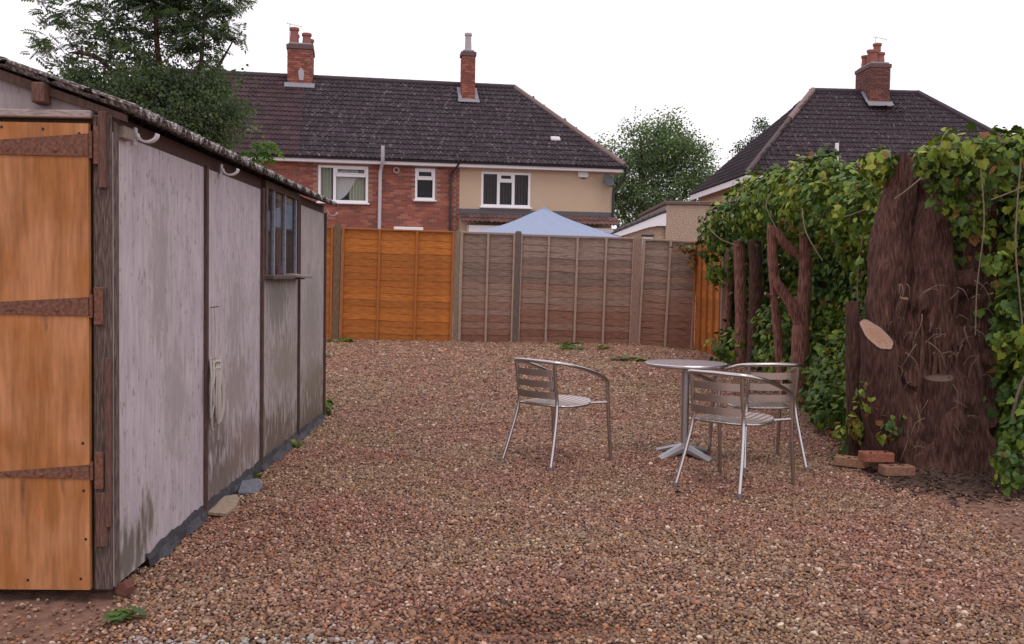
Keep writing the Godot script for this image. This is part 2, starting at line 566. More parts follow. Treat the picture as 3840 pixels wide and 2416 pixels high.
func make_shed() -> void:
	var s := thing("garage_shed", "old grey cement sheet shed with corrugated roof and orange plywood door", "shed", Vector3(-1.586, 0, -3.886), 0.0232)
	var brown := grained("batten_brown", [[0.0, 0.05, 0.026, 0.02], [0.5, 0.085, 0.045, 0.035], [1.0, 0.14, 0.085, 0.07]], 0.04, Vector3(5, 0.5, 5), 0.85, 0.1, 0.1)
	var rust := grained("rusted_iron", [[0.0, 0.08, 0.032, 0.022], [0.4, 0.15, 0.062, 0.038], [0.7, 0.2, 0.085, 0.055], [1.0, 0.26, 0.125, 0.09]], 0.03, Vector3(3, 3, 3), 0.85, 0.08, 0.1)
	var old_wood := grained("weathered_post", [[0.0, 0.04, 0.025, 0.021], [0.35, 0.095, 0.064, 0.055], [0.6, 0.155, 0.11, 0.096], [1.0, 0.26, 0.195, 0.17]], 0.03, Vector3(9, 0.7, 9), 0.9, 0.25, 0.08)
	var red_wood := grained("red_stained_wood", [[0.0, 0.06, 0.03, 0.022], [0.5, 0.13, 0.06, 0.045], [1.0, 0.22, 0.13, 0.1]], 0.03, Vector3(8, 0.8, 8), 0.85, 0.2, 0.08)
	var dark := grained("bare_lining_board", [[0.0, 0.12, 0.075, 0.05], [0.5, 0.2, 0.13, 0.09], [1.0, 0.28, 0.19, 0.14]], 0.04, Vector3(4, 0.6, 4), 0.9)
	var L := 4.95
	var H := 1.93
	# wall sheets, the third cut short below the window
	var joints := [0.0, -1.24, -2.5, -3.74, -L]
	var dirts := [
		[[0.12, 0.96, 0.2, 0.09, 0.1, 0.08, 0.05], [0.45, 0.3, 0.14, 0.25, 0.34, 0.3, 0.3], [0.62, 0.62, 0.16, 0.2, 0.35, 0.31, 0.31], [0.3, 0.9, 0.1, 0.08, 0.12, 0.09, 0.05]],
		[[0.3, 0.93, 0.5, 0.13, 0.1, 0.07, 0.045], [0.7, 0.88, 0.5, 0.13, 0.22, 0.16, 0.13], [0.2, 0.78, 0.2, 0.14, 0.13, 0.1, 0.08], [0.5, 0.45, 0.2, 0.2, 0.34, 0.3, 0.3], [0.5, 0.67, 0.4, 0.14, 0.3, 0.25, 0.235]],
		[[0.4, 0.1, 0.35, 0.3, 0.19, 0.175, 0.145], [0.6, 0.5, 0.5, 0.25, 0.26, 0.225, 0.18], [0.4, 0.97, 0.9, 0.3, 0.115, 0.068, 0.033]],
		[[0.5, 0.97, 0.9, 0.17, 0.11, 0.075, 0.033], [0.6, 0.8, 0.6, 0.14, 0.2, 0.165, 0.1], [0.5, 0.5, 0.4, 0.3, 0.29, 0.26, 0.24]]]
	for i in 4:
		var z0: float = joints[i] - 0.004
		var z1: float = joints[i + 1] + 0.004
		var top := 1.852 if i != 2 else 1.27
		var im := panel_image(176, 288 if i != 2 else 200, 30 + i * 7, dirts[i], Color(0.475, 0.42, 0.44) if i < 2 else Color(0.4, 0.355, 0.345))
		part(s, "wall_sheet", wall_sheet(z0, z1, 0.035, top), painted(im, 0.9))
	# battens over the joints
	for i in [1, 2, 3, 4]:
		var zz: float = joints[i] + (0.012 if i == 4 else 0.0)
		var w: float = [0, 0.03, 0.034, 0.02, 0.035][i]
		var top: float = 1.862
		part(s, "joint_batten", box_mesh(Vector3(0.02, top - 0.03, w), Vector3(0.0102, 0.03 + (top - 0.03) * 0.5, zz), 0.003), brown)
	# window in the third bay
	var w0 := -2.62
	var w1 := -3.70
	var wf := thing_part(s, "window")
	var grey_paint := grained("grey_blue_paint", [[0.0, 0.12, 0.12, 0.15], [0.6, 0.24, 0.25, 0.3], [1.0, 0.36, 0.36, 0.4]], 0.05, Vector3(4, 1, 4), 0.7)
	part(wf, "frame", box_mesh(Vector3(0.05, 0.62, 0.05), Vector3(-0.01, 1.585, w0), 0.004), old_wood)
	part(wf, "frame", box_mesh(Vector3(0.05, 0.62, 0.04), Vector3(-0.01, 1.585, w1), 0.004), brown)
	part(wf, "frame", box_mesh(Vector3(0.05, 0.05, 1.14), Vector3(-0.012, 1.90, -3.16), 0.004), brown)
	part(wf, "mullion", box_mesh(Vector3(0.022, 0.58, 0.03), Vector3(0.0, 1.585, -2.86), 0.003), grey_paint)
	part(wf, "mullion", box_mesh(Vector3(0.022, 0.58, 0.035), Vector3(0.0, 1.585, -3.22), 0.003), grey_paint)
	part(wf, "mullion", box_mesh(Vector3(0.022, 0.58, 0.028), Vector3(0.0, 1.585, -3.62), 0.003), grey_paint)
	part(wf, "sill", box_mesh(Vector3(0.09, 0.03, 1.1), Vector3(0.02, 1.283, -3.14), 0.006), old_wood)
	var sl := part(wf, "sill_board", box_mesh(Vector3(0.13, 0.02, 0.36), Vector3(0, 0, 0), 0.004), grained("pale_board", [[0.0, 0.2, 0.16, 0.15], [1.0, 0.4, 0.35, 0.35]], 0.04, Vector3(3, 3, 1), 0.85))
	sl.position = Vector3(0.055, 1.295, -3.5)
	sl.rotation_degrees = Vector3(0, 0, -6)
	var glass := StandardMaterial3D.new()
	glass.albedo_color = Color(0.2, 0.22, 0.24, 0.1)
	glass.transparency = BaseMaterial3D.TRANSPARENCY_ALPHA
	glass.roughness = 0.03
	glass.metallic_specular = 0.3
	for g in [[-2.645, -2.844], [-2.876, -3.203], [-3.238, -3.606]]:
		part(wf, "pane", box_mesh(Vector3(0.004, 0.575, absf(g[1] - g[0])), Vector3(-0.006, 1.585, (g[0] + g[1]) * 0.5)), glass)
	var ob := part(s, "inside_board", box_mesh(Vector3(0.02, 0.42, 0.22), Vector3(-0.09, 1.45, -2.76), 0.003), grained("inside_ply", [[0.0, 0.2, 0.09, 0.04], [1.0, 0.36, 0.18, 0.08]], 0.03, Vector3(4, 0.7, 4)))
	ob.rotation.y = 0.1
	part(s, "inside_post", box_mesh(Vector3(0.07, 0.66, 0.16), Vector3(-0.12, 1.58, -3.45), 0.004), red_wood)
	part(s, "inside_shelf", box_mesh(Vector3(0.22, 0.02, 1.1), Vector3(-0.13, 1.262, -3.14)), old_wood)
	# other walls, floor and the inside
	part(s, "back_wall", box_mesh(Vector3(2.62, H, 0.02), Vector3(-1.315, H * 0.5, -L + 0.012)), plain("cement_sheet", lin(0.36, 0.33, 0.34), 0.9))
	part(s, "far_wall", box_mesh(Vector3(0.02, H, L - 0.1), Vector3(-2.62, H * 0.5, -L * 0.5)), mats["cement_sheet"])
	part(s, "inside_lining", box_mesh(Vector3(0.012, H - 0.1, 2.4), Vector3(-0.05, (H - 0.1) * 0.5 + 0.05, -1.25)), dark)
	# corner post made up of several old timbers
	part(s, "corner_post", box_mesh(Vector3(0.075, 1.9, 0.09), Vector3(-0.0415, 0.97, -0.042), 0.005), old_wood)
	part(s, "post_strip", box_mesh(Vector3(0.03, 0.3, 0.022), Vector3(-0.035, 1.78, 0.0145), 0.003), red_wood)
	part(s, "post_strip", box_mesh(Vector3(0.022, 0.68, 0.02), Vector3(-0.016, 0.62, 0.0135), 0.004), red_wood)
	part(s, "post_patch", box_mesh(Vector3(0.045, 0.22, 0.016), Vector3(-0.044, 0.31, 0.0115), 0.003), red_wood)
	part(s, "corner_lath", box_mesh(Vector3(0.012, 1.86, 0.03), Vector3(0.0065, 0.96, -0.014), 0.002), old_wood)
	part(s, "packing_block", box_mesh(Vector3(0.03, 0.05, 0.1), Vector3(0.0165, 1.86, -0.09), 0.004), grained("pale_block", [[0.0, 0.22, 0.17, 0.13], [1.0, 0.36, 0.29, 0.24]], 0.05, Vector3(4, 2, 4)))
	# gable sheet, head rail and purlin end above the door
	var slope := 0.335
	var gab := MB.new()
	gab.prism([Vector2(-2.6, 1.93), Vector2(-0.07, 1.93), Vector2(-0.07, 1.955), Vector2(-1.31, 1.945 + 1.31 * slope), Vector2(-2.6, 1.955)], -0.04, -0.025)
	part(s, "gable_sheet", gab.mesh(), painted(panel_image(220, 64, 91, [[0.75, 0.2, 0.2, 0.5, 0.25, 0.21, 0.22]], Color(0.3, 0.255, 0.26)), 0.9))
	part(s, "head_rail", box_mesh(Vector3(2.5, 0.03, 0.05), Vector3(-1.33, 1.918, -0.005), 0.004), grained("cream_rail", [[0.0, 0.2, 0.15, 0.13], [0.5, 0.36, 0.29, 0.27], [1.0, 0.45, 0.38, 0.36]], 0.04, Vector3(1, 5, 5)))
	part(s, "lintel", box_mesh(Vector3(2.5, 0.018, 0.03), Vector3(-1.33, 1.893, -0.04)), brown)
	part(s, "purlin_end", box_mesh(Vector3(0.05, 0.08, 0.07), Vector3(-0.275, 1.995, 0.01), 0.006), red_wood)
	# corrugated roof, two slopes
	var roof_mat := grained("mossy_corrugated_sheet", [[0.0, 0.05, 0.045, 0.04], [0.42, 0.11, 0.095, 0.09], [0.56, 0.22, 0.2, 0.19], [0.7, 0.5, 0.47, 0.46], [1.0, 0.62, 0.58, 0.57]], 0.035, Vector3(2.6, 2.6, 2.6), 0.95, 0.15, 0.1, 5)
	for side in [1, -1]:
		var cr := MB.new()
		var nz := 560
		var z_a := 0.03
		var z_b := -L - 0.06
		for i in nz:
			var pz := []
			for k in [i, i + 1]:
				var f := float(k) / nz
				var z := lerpf(z_a, z_b, f)
				pz.append([z, 0.014 * sin(z / 0.083 * TAU)])
			var x_e: float = 0.1 if side == 1 else -2.72
			var x_r := -1.31
			var y_e := 1.935
			var y_r := 1.935 + 1.385 * slope
			var wob := 0.006 * sin(i * 0.5)
			var a0 := Vector3(x_e + wob, y_e + pz[0][1], pz[0][0])
			var a1 := Vector3(x_e + wob, y_e + pz[1][1], pz[1][0])
			var r0 := Vector3(x_r, y_r + pz[0][1], pz[0][0])
			var r1 := Vector3(x_r, y_r + pz[1][1], pz[1][0])
			var up := Vector3(0, 0.011, 0)
			if side == 1:
				cr.quad(a0 + up, a1 + up, r1 + up, r0 + up)
				cr.quad(a0, r0, r1, a1)
				cr.quad(a0, a1, a1 + up, a0 + up)
			else:
				cr.quad(a0 + up, r0 + up, r1 + up, a1 + up)
				cr.quad(a0, a1, r1, r0)
				cr.quad(a1, a0, a0 + up, a1 + up)
			if i == 0: cr.quad(a0, a0 + up, r0 + up, r0)
		part(s, "roof", cr.mesh(), roof_mat)
	var cap := MB.new()
	cap.tube([Vector3(-1.31, 2.39, 0.04), Vector3(-1.31, 2.39, -L - 0.06)], [0.06], 12)
	part(s, "ridge_cap", cap.mesh(), roof_mat)
	part(s, "barge_timber", verge_mesh(slope), brown)
	part(s, "wall_plate", box_mesh(Vector3(0.05, 0.09, L - 0.12), Vector3(-0.045, 1.885, -L * 0.5 - 0.02)), brown)
	# lumps of moss on the verge
	var mb := MB.new()
	for i in 26:
		var f := rng.randf()
		var p := Vector3(lerpf(-0.6, 0.06, f), 0, 0)
		p.y = 1.955 + (0.075 - p.x) * slope
		p.z = rng.randf_range(-0.06, 0.03)
		lump(mb, p, Vector3(rng.randf_range(0.012, 0.03), rng.randf_range(0.006, 0.014), 0.02))
	part(s, "moss", mb.mesh(), grained("grey_moss", [[0.0, 0.06, 0.055, 0.05], [0.5, 0.2, 0.18, 0.17], [1.0, 0.4, 0.37, 0.36]], 0.06, Vector3(5, 5, 5), 0.95))
	make_shed_door(s, rust, dark)
	# gutter brackets left without their gutter
	for zz in [-0.2, -1.5, -4.98]:
		var br := MB.new()
		var pts := []
		for k in 11:
			var a := PI + PI * k / 10.0
			pts.append(Vector3(0.062 + 0.042 * cos(a), 0.04 + 0.032 * sin(a), 0))
		for k in 10:
			var dd: Vector3 = pts[k + 1] - pts[k]
			br.box((pts[k] + pts[k + 1]) * 0.5, Vector3(dd.length() + 0.003, 0.009, 0.032), Basis(Vector3(0, 0, 1), atan2(dd.y, dd.x)))
		br.box(Vector3(0.014, 0.03, 0), Vector3(0.008, 0.07, 0.024))
		part(s, "gutter_bracket", br.mesh(), plain("white_plastic", lin(0.75, 0.72, 0.74), 0.5), at_pos(Vector3(0.003, 1.835, zz)))

func thing_part(parent: Node3D, called: String) -> Node3D:
	var o := Node3D.new()
	o.name = called
	parent.add_child(o, true)
	return o

func lump(b: MB, c: Vector3, r: Vector3) -> void:
	var rows := 4
	var cols := 7
	for i in rows:
		for k in cols:
			var q := []
			for e in [[i, k], [i, k + 1], [i + 1, k + 1], [i + 1, k]]:
				var th: float = PI * e[0] / rows
				var ph: float = TAU * e[1] / cols
				q.append(Vector3(sin(th) * cos(ph), cos(th), sin(th) * sin(ph)))
			b.stri(c + q[0] * r, c + q[2] * r, c + q[1] * r, q[0], q[2], q[1])
			b.stri(c + q[0] * r, c + q[3] * r, c + q[2] * r, q[0], q[3], q[2])

func verge_mesh(slope: float) -> ArrayMesh:
	var b := MB.new()
	b.prism([Vector2(-1.31, 1.92 + 1.385 * slope - 0.055), Vector2(0.05, 1.895), Vector2(0.05, 1.922), Vector2(-1.31, 1.92 + 1.385 * slope)], -0.024, -0.001)
	return b.mesh()

func make_shed_door(s: Node3D, rust: Material, dark: Material) -> void:
	# plywood leaf: computed veneer grain with rust runs under the hinge bolts
	var w := 300
	var h := 560
	var im := Image.create(w, h, false, Image.FORMAT_RGB8)
	var a := FastNoiseLite.new()
	a.seed = 4
	a.frequency = 0.02
	a.fractal_octaves = 5
	var dw := 1.2
	var dh := 1.85
	for y in h:
		for x in w:
			var g := a.get_noise_2d(x * 2.4, y * 0.22)
			var g2 := a.get_noise_2d(x * 11.0 + 99.0, y * 0.9)
			var bl := a.get_noise_2d(x * 0.55 + 500.0, y * 0.4)
			var mx := clampf(0.5 + 1.1 * bl + 0.5 * g, 0.0, 1.0)
			var c := Vector3(0.36, 0.135, 0.034).lerp(Vector3(0.45, 0.2, 0.085), mx) * (1.0 + 0.26 * g + 0.26 * g2)
			var px := (float(x) / w - 1.0) * dw
			var py := (1.0 - float(y) / h) * dh + 0.03
			for st in [[-0.245, 0.475, 0.2, 0.014], [-0.085, 0.48, 0.1, 0.01], [-0.15, 1.14, 0.12, 0.01], [-0.5, 1.14, 0.2, 0.012]]:
				var t: float = (st[1] - py) / st[2]
				if t > 0.0 and t < 1.0:
					var wd: float = st[3] * (1.1 - t) + 0.004
					var k := 1.0 - absf(px + 0.02 - st[0] + 0.004 * a.get_noise_2d(y * 3.0, 7.0)) / wd
					if k > 0.0: c = c.lerp(Vector3(0.075, 0.04, 0.025), clampf(k * (1.0 - t) * (0.8 + a.get_noise_2d(x * 9.0, y * 2.0)), 0.0, 0.8))
			im.set_pixel(x, y, lin(clampf(c.x, 0.02, 0.8), clampf(c.y, 0.01, 0.7), clampf(c.z, 0.005, 0.5)))
	var b := MB.new()
	var x0 := -0.085 - dw
	var x1 := -0.085
	b.quad(Vector3(x0, 0.03, 0.03), Vector3(x1, 0.03, 0.03), Vector3(x1, 0.03 + dh, 0.03), Vector3(x0, 0.03 + dh, 0.03))
	b.quad(Vector3(x1, 0.03, 0.03), Vector3(x1, 0.03, 0.006), Vector3(x1, 0.03 + dh, 0.006), Vector3(x1, 0.03 + dh, 0.03))
	b.quad(Vector3(x0, 0.03, 0.006), Vector3(x1, 0.03, 0.006), Vector3(x1, 0.03, 0.03), Vector3(x0, 0.03, 0.03))
	b.quad(Vector3(x0, 0.03 + dh, 0.03), Vector3(x1, 0.03 + dh, 0.03), Vector3(x1, 0.03 + dh, 0.006), Vector3(x0, 0.03 + dh, 0.006))
	b.quad(Vector3(x1, 0.03, 0.006), Vector3(x0, 0.03, 0.006), Vector3(x0, 0.03 + dh, 0.006), Vector3(x1, 0.03 + dh, 0.006))
	var door := part(s, "door", b.mesh(), painted(im, 0.75))
	part(s, "door_post", box_mesh(Vector3(0.09, 1.88, 0.09), Vector3(-0.09 - dw - 0.06, 0.95, -0.04)), mats["batten_brown"])
	part(s, "inside_frame", box_mesh(Vector3(2.45, 1.86, 0.01), Vector3(-1.32, 0.94, -0.075)), dark)
	# strap hinges: [y of the lower edge, height at the pin, height at the tip, length]
	var hs := [[1.755, 0.085, 0.03, 0.62], [1.13, 0.07, 0.03, 0.6], [0.483, 0.052, 0.018, 0.37]]
	for q in hs:
		var st := MB.new()
		st.prism([Vector2(-q[3], q[0]), Vector2(0, q[0] - 0.004), Vector2(0, q[0] + q[1]), Vector2(-q[3], q[0] + q[2])], 0.0305, 0.036)
		var hg := part(door, "strap_hinge", st.mesh(), rust, at_pos(Vector3(-0.085, 0, 0)))
		hg.name = "strap_hinge"
		for f in [0.2, 0.5, 0.85]:
			var bt := MB.new()
			bt.lathe([Vector2(0.0075, 0), Vector2(0.0075, 0.003), Vector2(0.004, 0.006), Vector2(0, 0.0065)], 10)
			part(door, "bolt", bt.mesh(), rust, at_pos(Vector3(-0.085 - q[3] * f, q[0] + q[2] * 0.6, 0.036), Basis(Vector3.RIGHT, PI / 2)))
		var pl := MB.new()
		pl.cbox(Vector3(-0.052, q[0] + q[1] * 0.5, 0.016), Vector3(0.036, 0.15, 0.012), 0.003)
		pl.tube([Vector3(-0.079, q[0] - 0.01, 0.026), Vector3(-0.079, q[0] + q[1] + 0.01, 0.026)], [0.0075], 10)
		part(s, "hinge_plate", pl.mesh(), rust)
	var sc := MB.new()
	sc.lathe([Vector2(0.006, 0), Vector2(0.005, 0.002), Vector2(0, 0.0022)], 10)
	var scm := sc.mesh()
	for p in [[-0.42, 1.86], [-0.26, 1.855], [-0.12, 1.84], [-0.11, 0.62], [-0.108, 0.43], [-0.1, 0.235], [-0.12, 0.075], [-0.33, 0.068]]:
		part(door, "screw", scm, plain("black_screw", lin(0.02, 0.012, 0.01), 0.6), at_pos(Vector3(p[0], p[1], 0.0302), Basis(Vector3.RIGHT, PI / 2)))

# ---------------------------------------------------------------- fences
func slat_mesh(w: float, h: float, seed_: int) -> ArrayMesh:
	# thin sawn board whose lower edge keeps its waney line, lower edge proud
	var r := RandomNumberGenerator.new()
	r.seed = seed_
	var b := MB.new()
	var nseg := 9
	var ph := r.randf() * TAU
	var ph2 := r.randf() * TAU
	var am := r.randf_range(0.003, 0.011)
	var bow := r.randf_range(0.0, 0.006)
	var lo := []
	var hi := []
	for i in nseg + 1:
		var f := float(i) / nseg
		var x := (f - 0.5) * w
		var yl := -h * 0.5 + am * sin(ph + x * 5.0) + am * 0.6 * sin(ph2 + x * 13.0)
		var zb := 0.0135 + bow * sin(f * PI * 3.0 + ph)
		lo.append(Vector3(x, yl, zb - 0.003))
		hi.append(Vector3(x, h * 0.5, 0.004))
	var th := Vector3(0, 0, -0.008)
	for i in nseg:
		b.quad(lo[i], lo[i + 1], hi[i + 1], hi[i])
		b.quad(lo[i] + th, lo[i + 1] + th, lo[i + 1], lo[i])
		b.quad(lo[i + 1] + th, lo[i] + th, hi[i] + th, hi[i + 1] + th)
	return b.mesh()

func fence_panel(label: String, at: Vector3, turn: float, lean: float, w: float, h: float, bays: int, slat_mats: Array, frame_mat: Material, n := 16, group := "lap fence panels") -> Node3D:
	var o := thing("lap_fence", label, "fence", at, turn, group)
	o.rotation.z = lean
	var pitch := (h - 0.06) / n
	var vars := []
	for k in 7: vars.append(slat_mesh(w - 0.01, pitch * 1.32, 50 + k * 13 + int(w * 100)))
	for i in n:
		var m: Material = slat_mats[slat_pick(i, n, slat_mats.size())]
		part(o, "slat", vars[rng.randi() % 7], m, at_pos(Vector3(0, 0.035 + (i + 0.5) * pitch, 0.001 * (i % 2)), Basis(Vector3(0, 0, 1), rng.randf_range(-0.003, 0.003))))
	for k in bays + 1:
		var x := -w * 0.5 + w * k / bays
		if k == 0: x += 0.018
		elif k == bays: x -= 0.018
		part(o, "batten", box_mesh(Vector3(0.038, h - 0.012, 0.026), Vector3(x, h * 0.5, 0.0375), 0.003), frame_mat)
		part(o, "batten", box_mesh(Vector3(0.034, h - 0.02, 0.018), Vector3(x, h * 0.5, -0.016), 0.003), frame_mat)
	part(o, "top_rail", box_mesh(Vector3(w + 0.004, 0.026, 0.075), Vector3(0, h + 0.01, 0.009), 0.004), frame_mat)
	return o

func slat_pick(i: int, n: int, sz: int) -> int:
	# boards low on the old panels are the muddy, redder ones
	if sz < 5: return rng.randi() % sz
	return clampi(int((1.0 - float(i) / n) * (sz - 1) + rng.randf_range(-0.9, 1.4)), 0, sz - 1)

func fence_post(label: String, at: Vector3, w: float, h: float, m: Material, lean := 0.0) -> void:
	var b := MB.new()
	b.cbox(Vector3(0, h * 0.5 - 0.1, 0), Vector3(w, h + 0.2, 0.09), 0.006)
	b.cbox(Vector3(0, h + 0.006, 0), Vector3(w * 0.8, 0.012, 0.07), 0.004)
	var o := whole("fence_post", b.mesh(), m, label, "fence post", at, 0.0, "timber fence posts")
	o.rotation.z = lean

func make_fences() -> void:
	var gs := Vector3(0.45, 7, 0.45)
	var oranges := []
	var orange := grained("orange_slat", [[0.0, 0.27, 0.074, 0.01], [0.45, 0.47, 0.145, 0.018], [0.75, 0.56, 0.185, 0.027], [1.0, 0.65, 0.25, 0.05]], 0.02, gs, 0.75, 0.12, 0.05, 5)
	for k in 4:
		var f: float = [0.75, 0.88, 1.0, 0.82][k]
		oranges.append(tinted("orange_slat_%d" % k, orange, lin(f, f * (0.95 if k == 3 else 1.0), f)))
	var orange_frame := grained("orange_batten", [[0.0, 0.25, 0.075, 0.015], [0.6, 0.4, 0.135, 0.028], [1.0, 0.48, 0.18, 0.05]], 0.03, Vector3(6, 0.6, 6), 0.75)
	var olds := []
	var hue := [[0.27, 0.182, 0.15], [0.32, 0.222, 0.185], [0.235, 0.155, 0.128], [0.31, 0.19, 0.152], [0.3, 0.16, 0.122], [0.275, 0.128, 0.092], [0.235, 0.1, 0.07]]
	var grey_grain := grained("slat_grain", [[0.0, 0.28, 0.28, 0.27], [0.4, 0.52, 0.52, 0.5], [0.7, 0.68, 0.68, 0.68], [1.0, 1.0, 1.0, 1.0]], 0.022, gs, 0.9, 0.15, 0.05, 5)
	for k in 7:
		var q: Array = hue[k]
		olds.append(tinted("old_slat_%d" % k, grey_grain, lin(q[0] * 1.55, q[1] * 1.6, q[2] * 1.55)))
	var old_frame := grained("old_batten", [[0.0, 0.24, 0.155, 0.12], [0.5, 0.38, 0.26, 0.205], [1.0, 0.48, 0.35, 0.285]], 0.03, Vector3(6, 0.6, 6), 0.9)
	var post_green := grained("green_brown_post", [[0.0, 0.09, 0.05, 0.025], [0.5, 0.17, 0.1, 0.055], [1.0, 0.25, 0.165, 0.1]], 0.03, Vector3(6, 0.5, 6), 0.85)
	var post_pale := grained("pale_post", [[0.0, 0.13, 0.1, 0.065], [0.5, 0.22, 0.17, 0.12], [1.0, 0.3, 0.235, 0.175]], 0.03, Vector3(6, 0.5, 6), 0.85)
	var post_dark := grained("dark_post", [[0.0, 0.075, 0.055, 0.045], [0.5, 0.14, 0.105, 0.088], [1.0, 0.21, 0.165, 0.14]], 0.03, Vector3(6, 0.5, 6), 0.9)
	var post_tan := grained("tan_post", [[0.0, 0.17, 0.1, 0.075], [0.5, 0.28, 0.175, 0.135], [1.0, 0.36, 0.24, 0.19]], 0.03, Vector3(6, 0.5, 6), 0.85)
	var ln := -0.014
	fence_panel("orange lap fence panel showing only a sliver past the shed corner", Vector3(-3.86, 0.25, -16.0), 0, ln * 0.5, 1.83, 1.83, 3, oranges, orange_frame)
	fence_post("green brown fence post between orange panel and shed corner", Vector3(-2.89, 0.2, -15.98), 0.11, 1.93, post_green, ln * 1.2)
	fence_panel("complete bright orange lap fence panel with three bays facing the gravel", Vector3(-1.9, 0.232, -16.0), 0, -0.018, 1.83, 1.815, 3, oranges, orange_frame)
	fence_post("pale fence post between bright orange panel and weathered panels", Vector3(-0.925, 0.22, -15.985), 0.075, 1.83, post_pale, -0.012)
	fence_panel("narrow weathered brown fence panel beside the bright orange panel", Vector3(-0.43, 0.245, -16.0), 0, -0.013, 0.89, 1.78, 2, olds, old_frame)
	fence_post("dark grey fence post between narrow and wide weathered panels", Vector3(0.055, 0.22, -15.985), 0.1, 1.84, post_dark, -0.016)
	fence_panel("wide weathered brown fence panel with four bays in front of blue gazebo", Vector3(1.02, 0.235, -16.0), 0, -0.017, 1.87, 1.755, 4, olds, old_frame)
	fence_post("broad tan fence post near the ivy end of the weathered fence", Vector3(1.995, 0.2, -15.985), 0.13, 1.79, post_tan, -0.02)
	fence_panel("weathered brown fence panel with rusty ivy hanging at its top corner", Vector3(2.505, 0.19, -16.0), 0, -0.035, 0.9, 1.76, 2, olds, old_frame)
	fence_panel("bright orange fence panel turned edgewise along the ivy boundary", Vector3(3.02, 0.17, -15.06), -PI / 2 + 0.03, 0, 1.75, 1.76, 4, oranges, orange_frame)
	fence_post("orange brown post closing the edgewise panel under the ivy", Vector3(3.06, 0.1, -14.13), 0.09, 1.72, post_tan, 0.0)

# ---------------------------------------------------------------- houses
func tile_mesh() -> ArrayMesh:
	# double roman tile: x across, z down the slope, y out of the roof
	var b := MB.new()
	var prof := [Vector2(-0.15, 0.004), Vector2(-0.125, 0.0), Vector2(-0.05, 0.0), Vector2(-0.032, 0.02), Vector2(-0.012, 0.027), Vector2(0.008, 0.02), Vector2(0.026, 0.0), Vector2(0.09, 0.0), Vector2(0.108, 0.02), Vector2(0.128, 0.027), Vector2(0.15, 0.018)]
	for i in prof.size() - 1:
		var a: Vector2 = prof[i]
		var c: Vector2 = prof[i + 1]
		var u0 := Vector3(a.x, a.y, -0.19)
		var u1 := Vector3(c.x, c.y, -0.19)
		var d0 := Vector3(a.x, a.y + 0.032, 0.17)
		var d1 := Vector3(c.x, c.y + 0.032, 0.17)
		b.quad(d0, d1, u1, u0)
		b.quad(d0 - Vector3(0, 0.022, 0), d1 - Vector3(0, 0.022, 0), d1, d0)
	return b.mesh()

func tile_mats(called: String, base: Array, lichen: bool) -> Array:
	var out := []
	var c := [base[0] * 1.3, base[1] * 1.3, base[2] * 1.3]
	var stops := [[0.0, c[0] * 0.55, c[1] * 0.55, c[2] * 0.55], [0.5, c[0], c[1], c[2]], [1.0, c[0] * 1.5, c[1] * 1.5, c[2] * 1.5]]
	if lichen:
		stops = [[0.0, c[0] * 0.5, c[1] * 0.5, c[2] * 0.55], [0.5, c[0], c[1], c[2]], [0.725, c[0] * 1.4, c[1] * 1.4, c[2] * 1.4], [0.785, 0.15, 0.13, 0.145], [0.86, 0.23, 0.21, 0.22], [1.0, 0.34, 0.32, 0.33]]
	var m0 := grained(called, stops, 0.026, Vector3(0.47, 0.47, 0.47), 0.9, 0.0, 0.05, 3)
	for k in 4:
		var f: float = [0.6, 0.75, 0.86, 1.0][k]
		out.append(tinted("%s_%d" % [called, k], m0, lin(f, f, f)))
	return out

func brick_wall(parent: Node3D, rects: Array, x0: float, x1: float, y0: float, y1: float, z: float, ms: Array, most: int, basis := Basis.IDENTITY) -> void:
	# single bricks 215 x 65 mm proud of their mortar, in stretcher bond; beyond «most» they are joined into one piece
	var bm := box_mesh(Vector3(0.212, 0.062, 0.03), Vector3(0, 0, 0.0))
	var hm := box_mesh(Vector3(0.102, 0.062, 0.03), Vector3(0, 0, 0.0))
	var rest := [MB.new(), MB.new(), MB.new(), MB.new()]
	var rows := int((y1 - y0) / 0.075)
	var made := 0
	for c in ceili((x1 - x0) / 0.225) + 1:
		for r in rows:
			var x := x0 + 0.1125 + c * 0.225 - (0.1125 if r % 2 else 0.0)
			var y := y0 + 0.0375 + r * 0.075
			var half := false
			if x - 0.106 < x0 - 0.002:
				if x + 0.106 < x0 + 0.09: continue
				x = x0 + 0.053
				half = true
			if x + 0.106 > x1 + 0.002:
				if x - 0.106 > x1 - 0.09: continue
				x = x1 - 0.053
				half = true
			var hit := false
			for q in rects:
				if x + 0.1 > q[0] and x - 0.1 < q[2] and y + 0.03 > q[1] and y - 0.03 < q[3]: hit = true
			if hit: continue
			var mi := rng.randi() % ms.size()
			var p := Vector3(x, y, z + rng.randf_range(-0.002, 0.003))
			if made < most:
				part(parent, "brick", hm if half else bm, ms[mi], at_pos(basis * p, basis))
				made += 1
			else:
				rest[mi % 4].box(basis * p, Vector3(0.102 if half else 0.212, 0.062, 0.03), basis)
	var k := 0
	for b in rest:
		if b.v.size():
			var o := part(parent, "brickwork", b.mesh(), ms[k])
			o.set_meta("kind", "stuff")
		k += 1

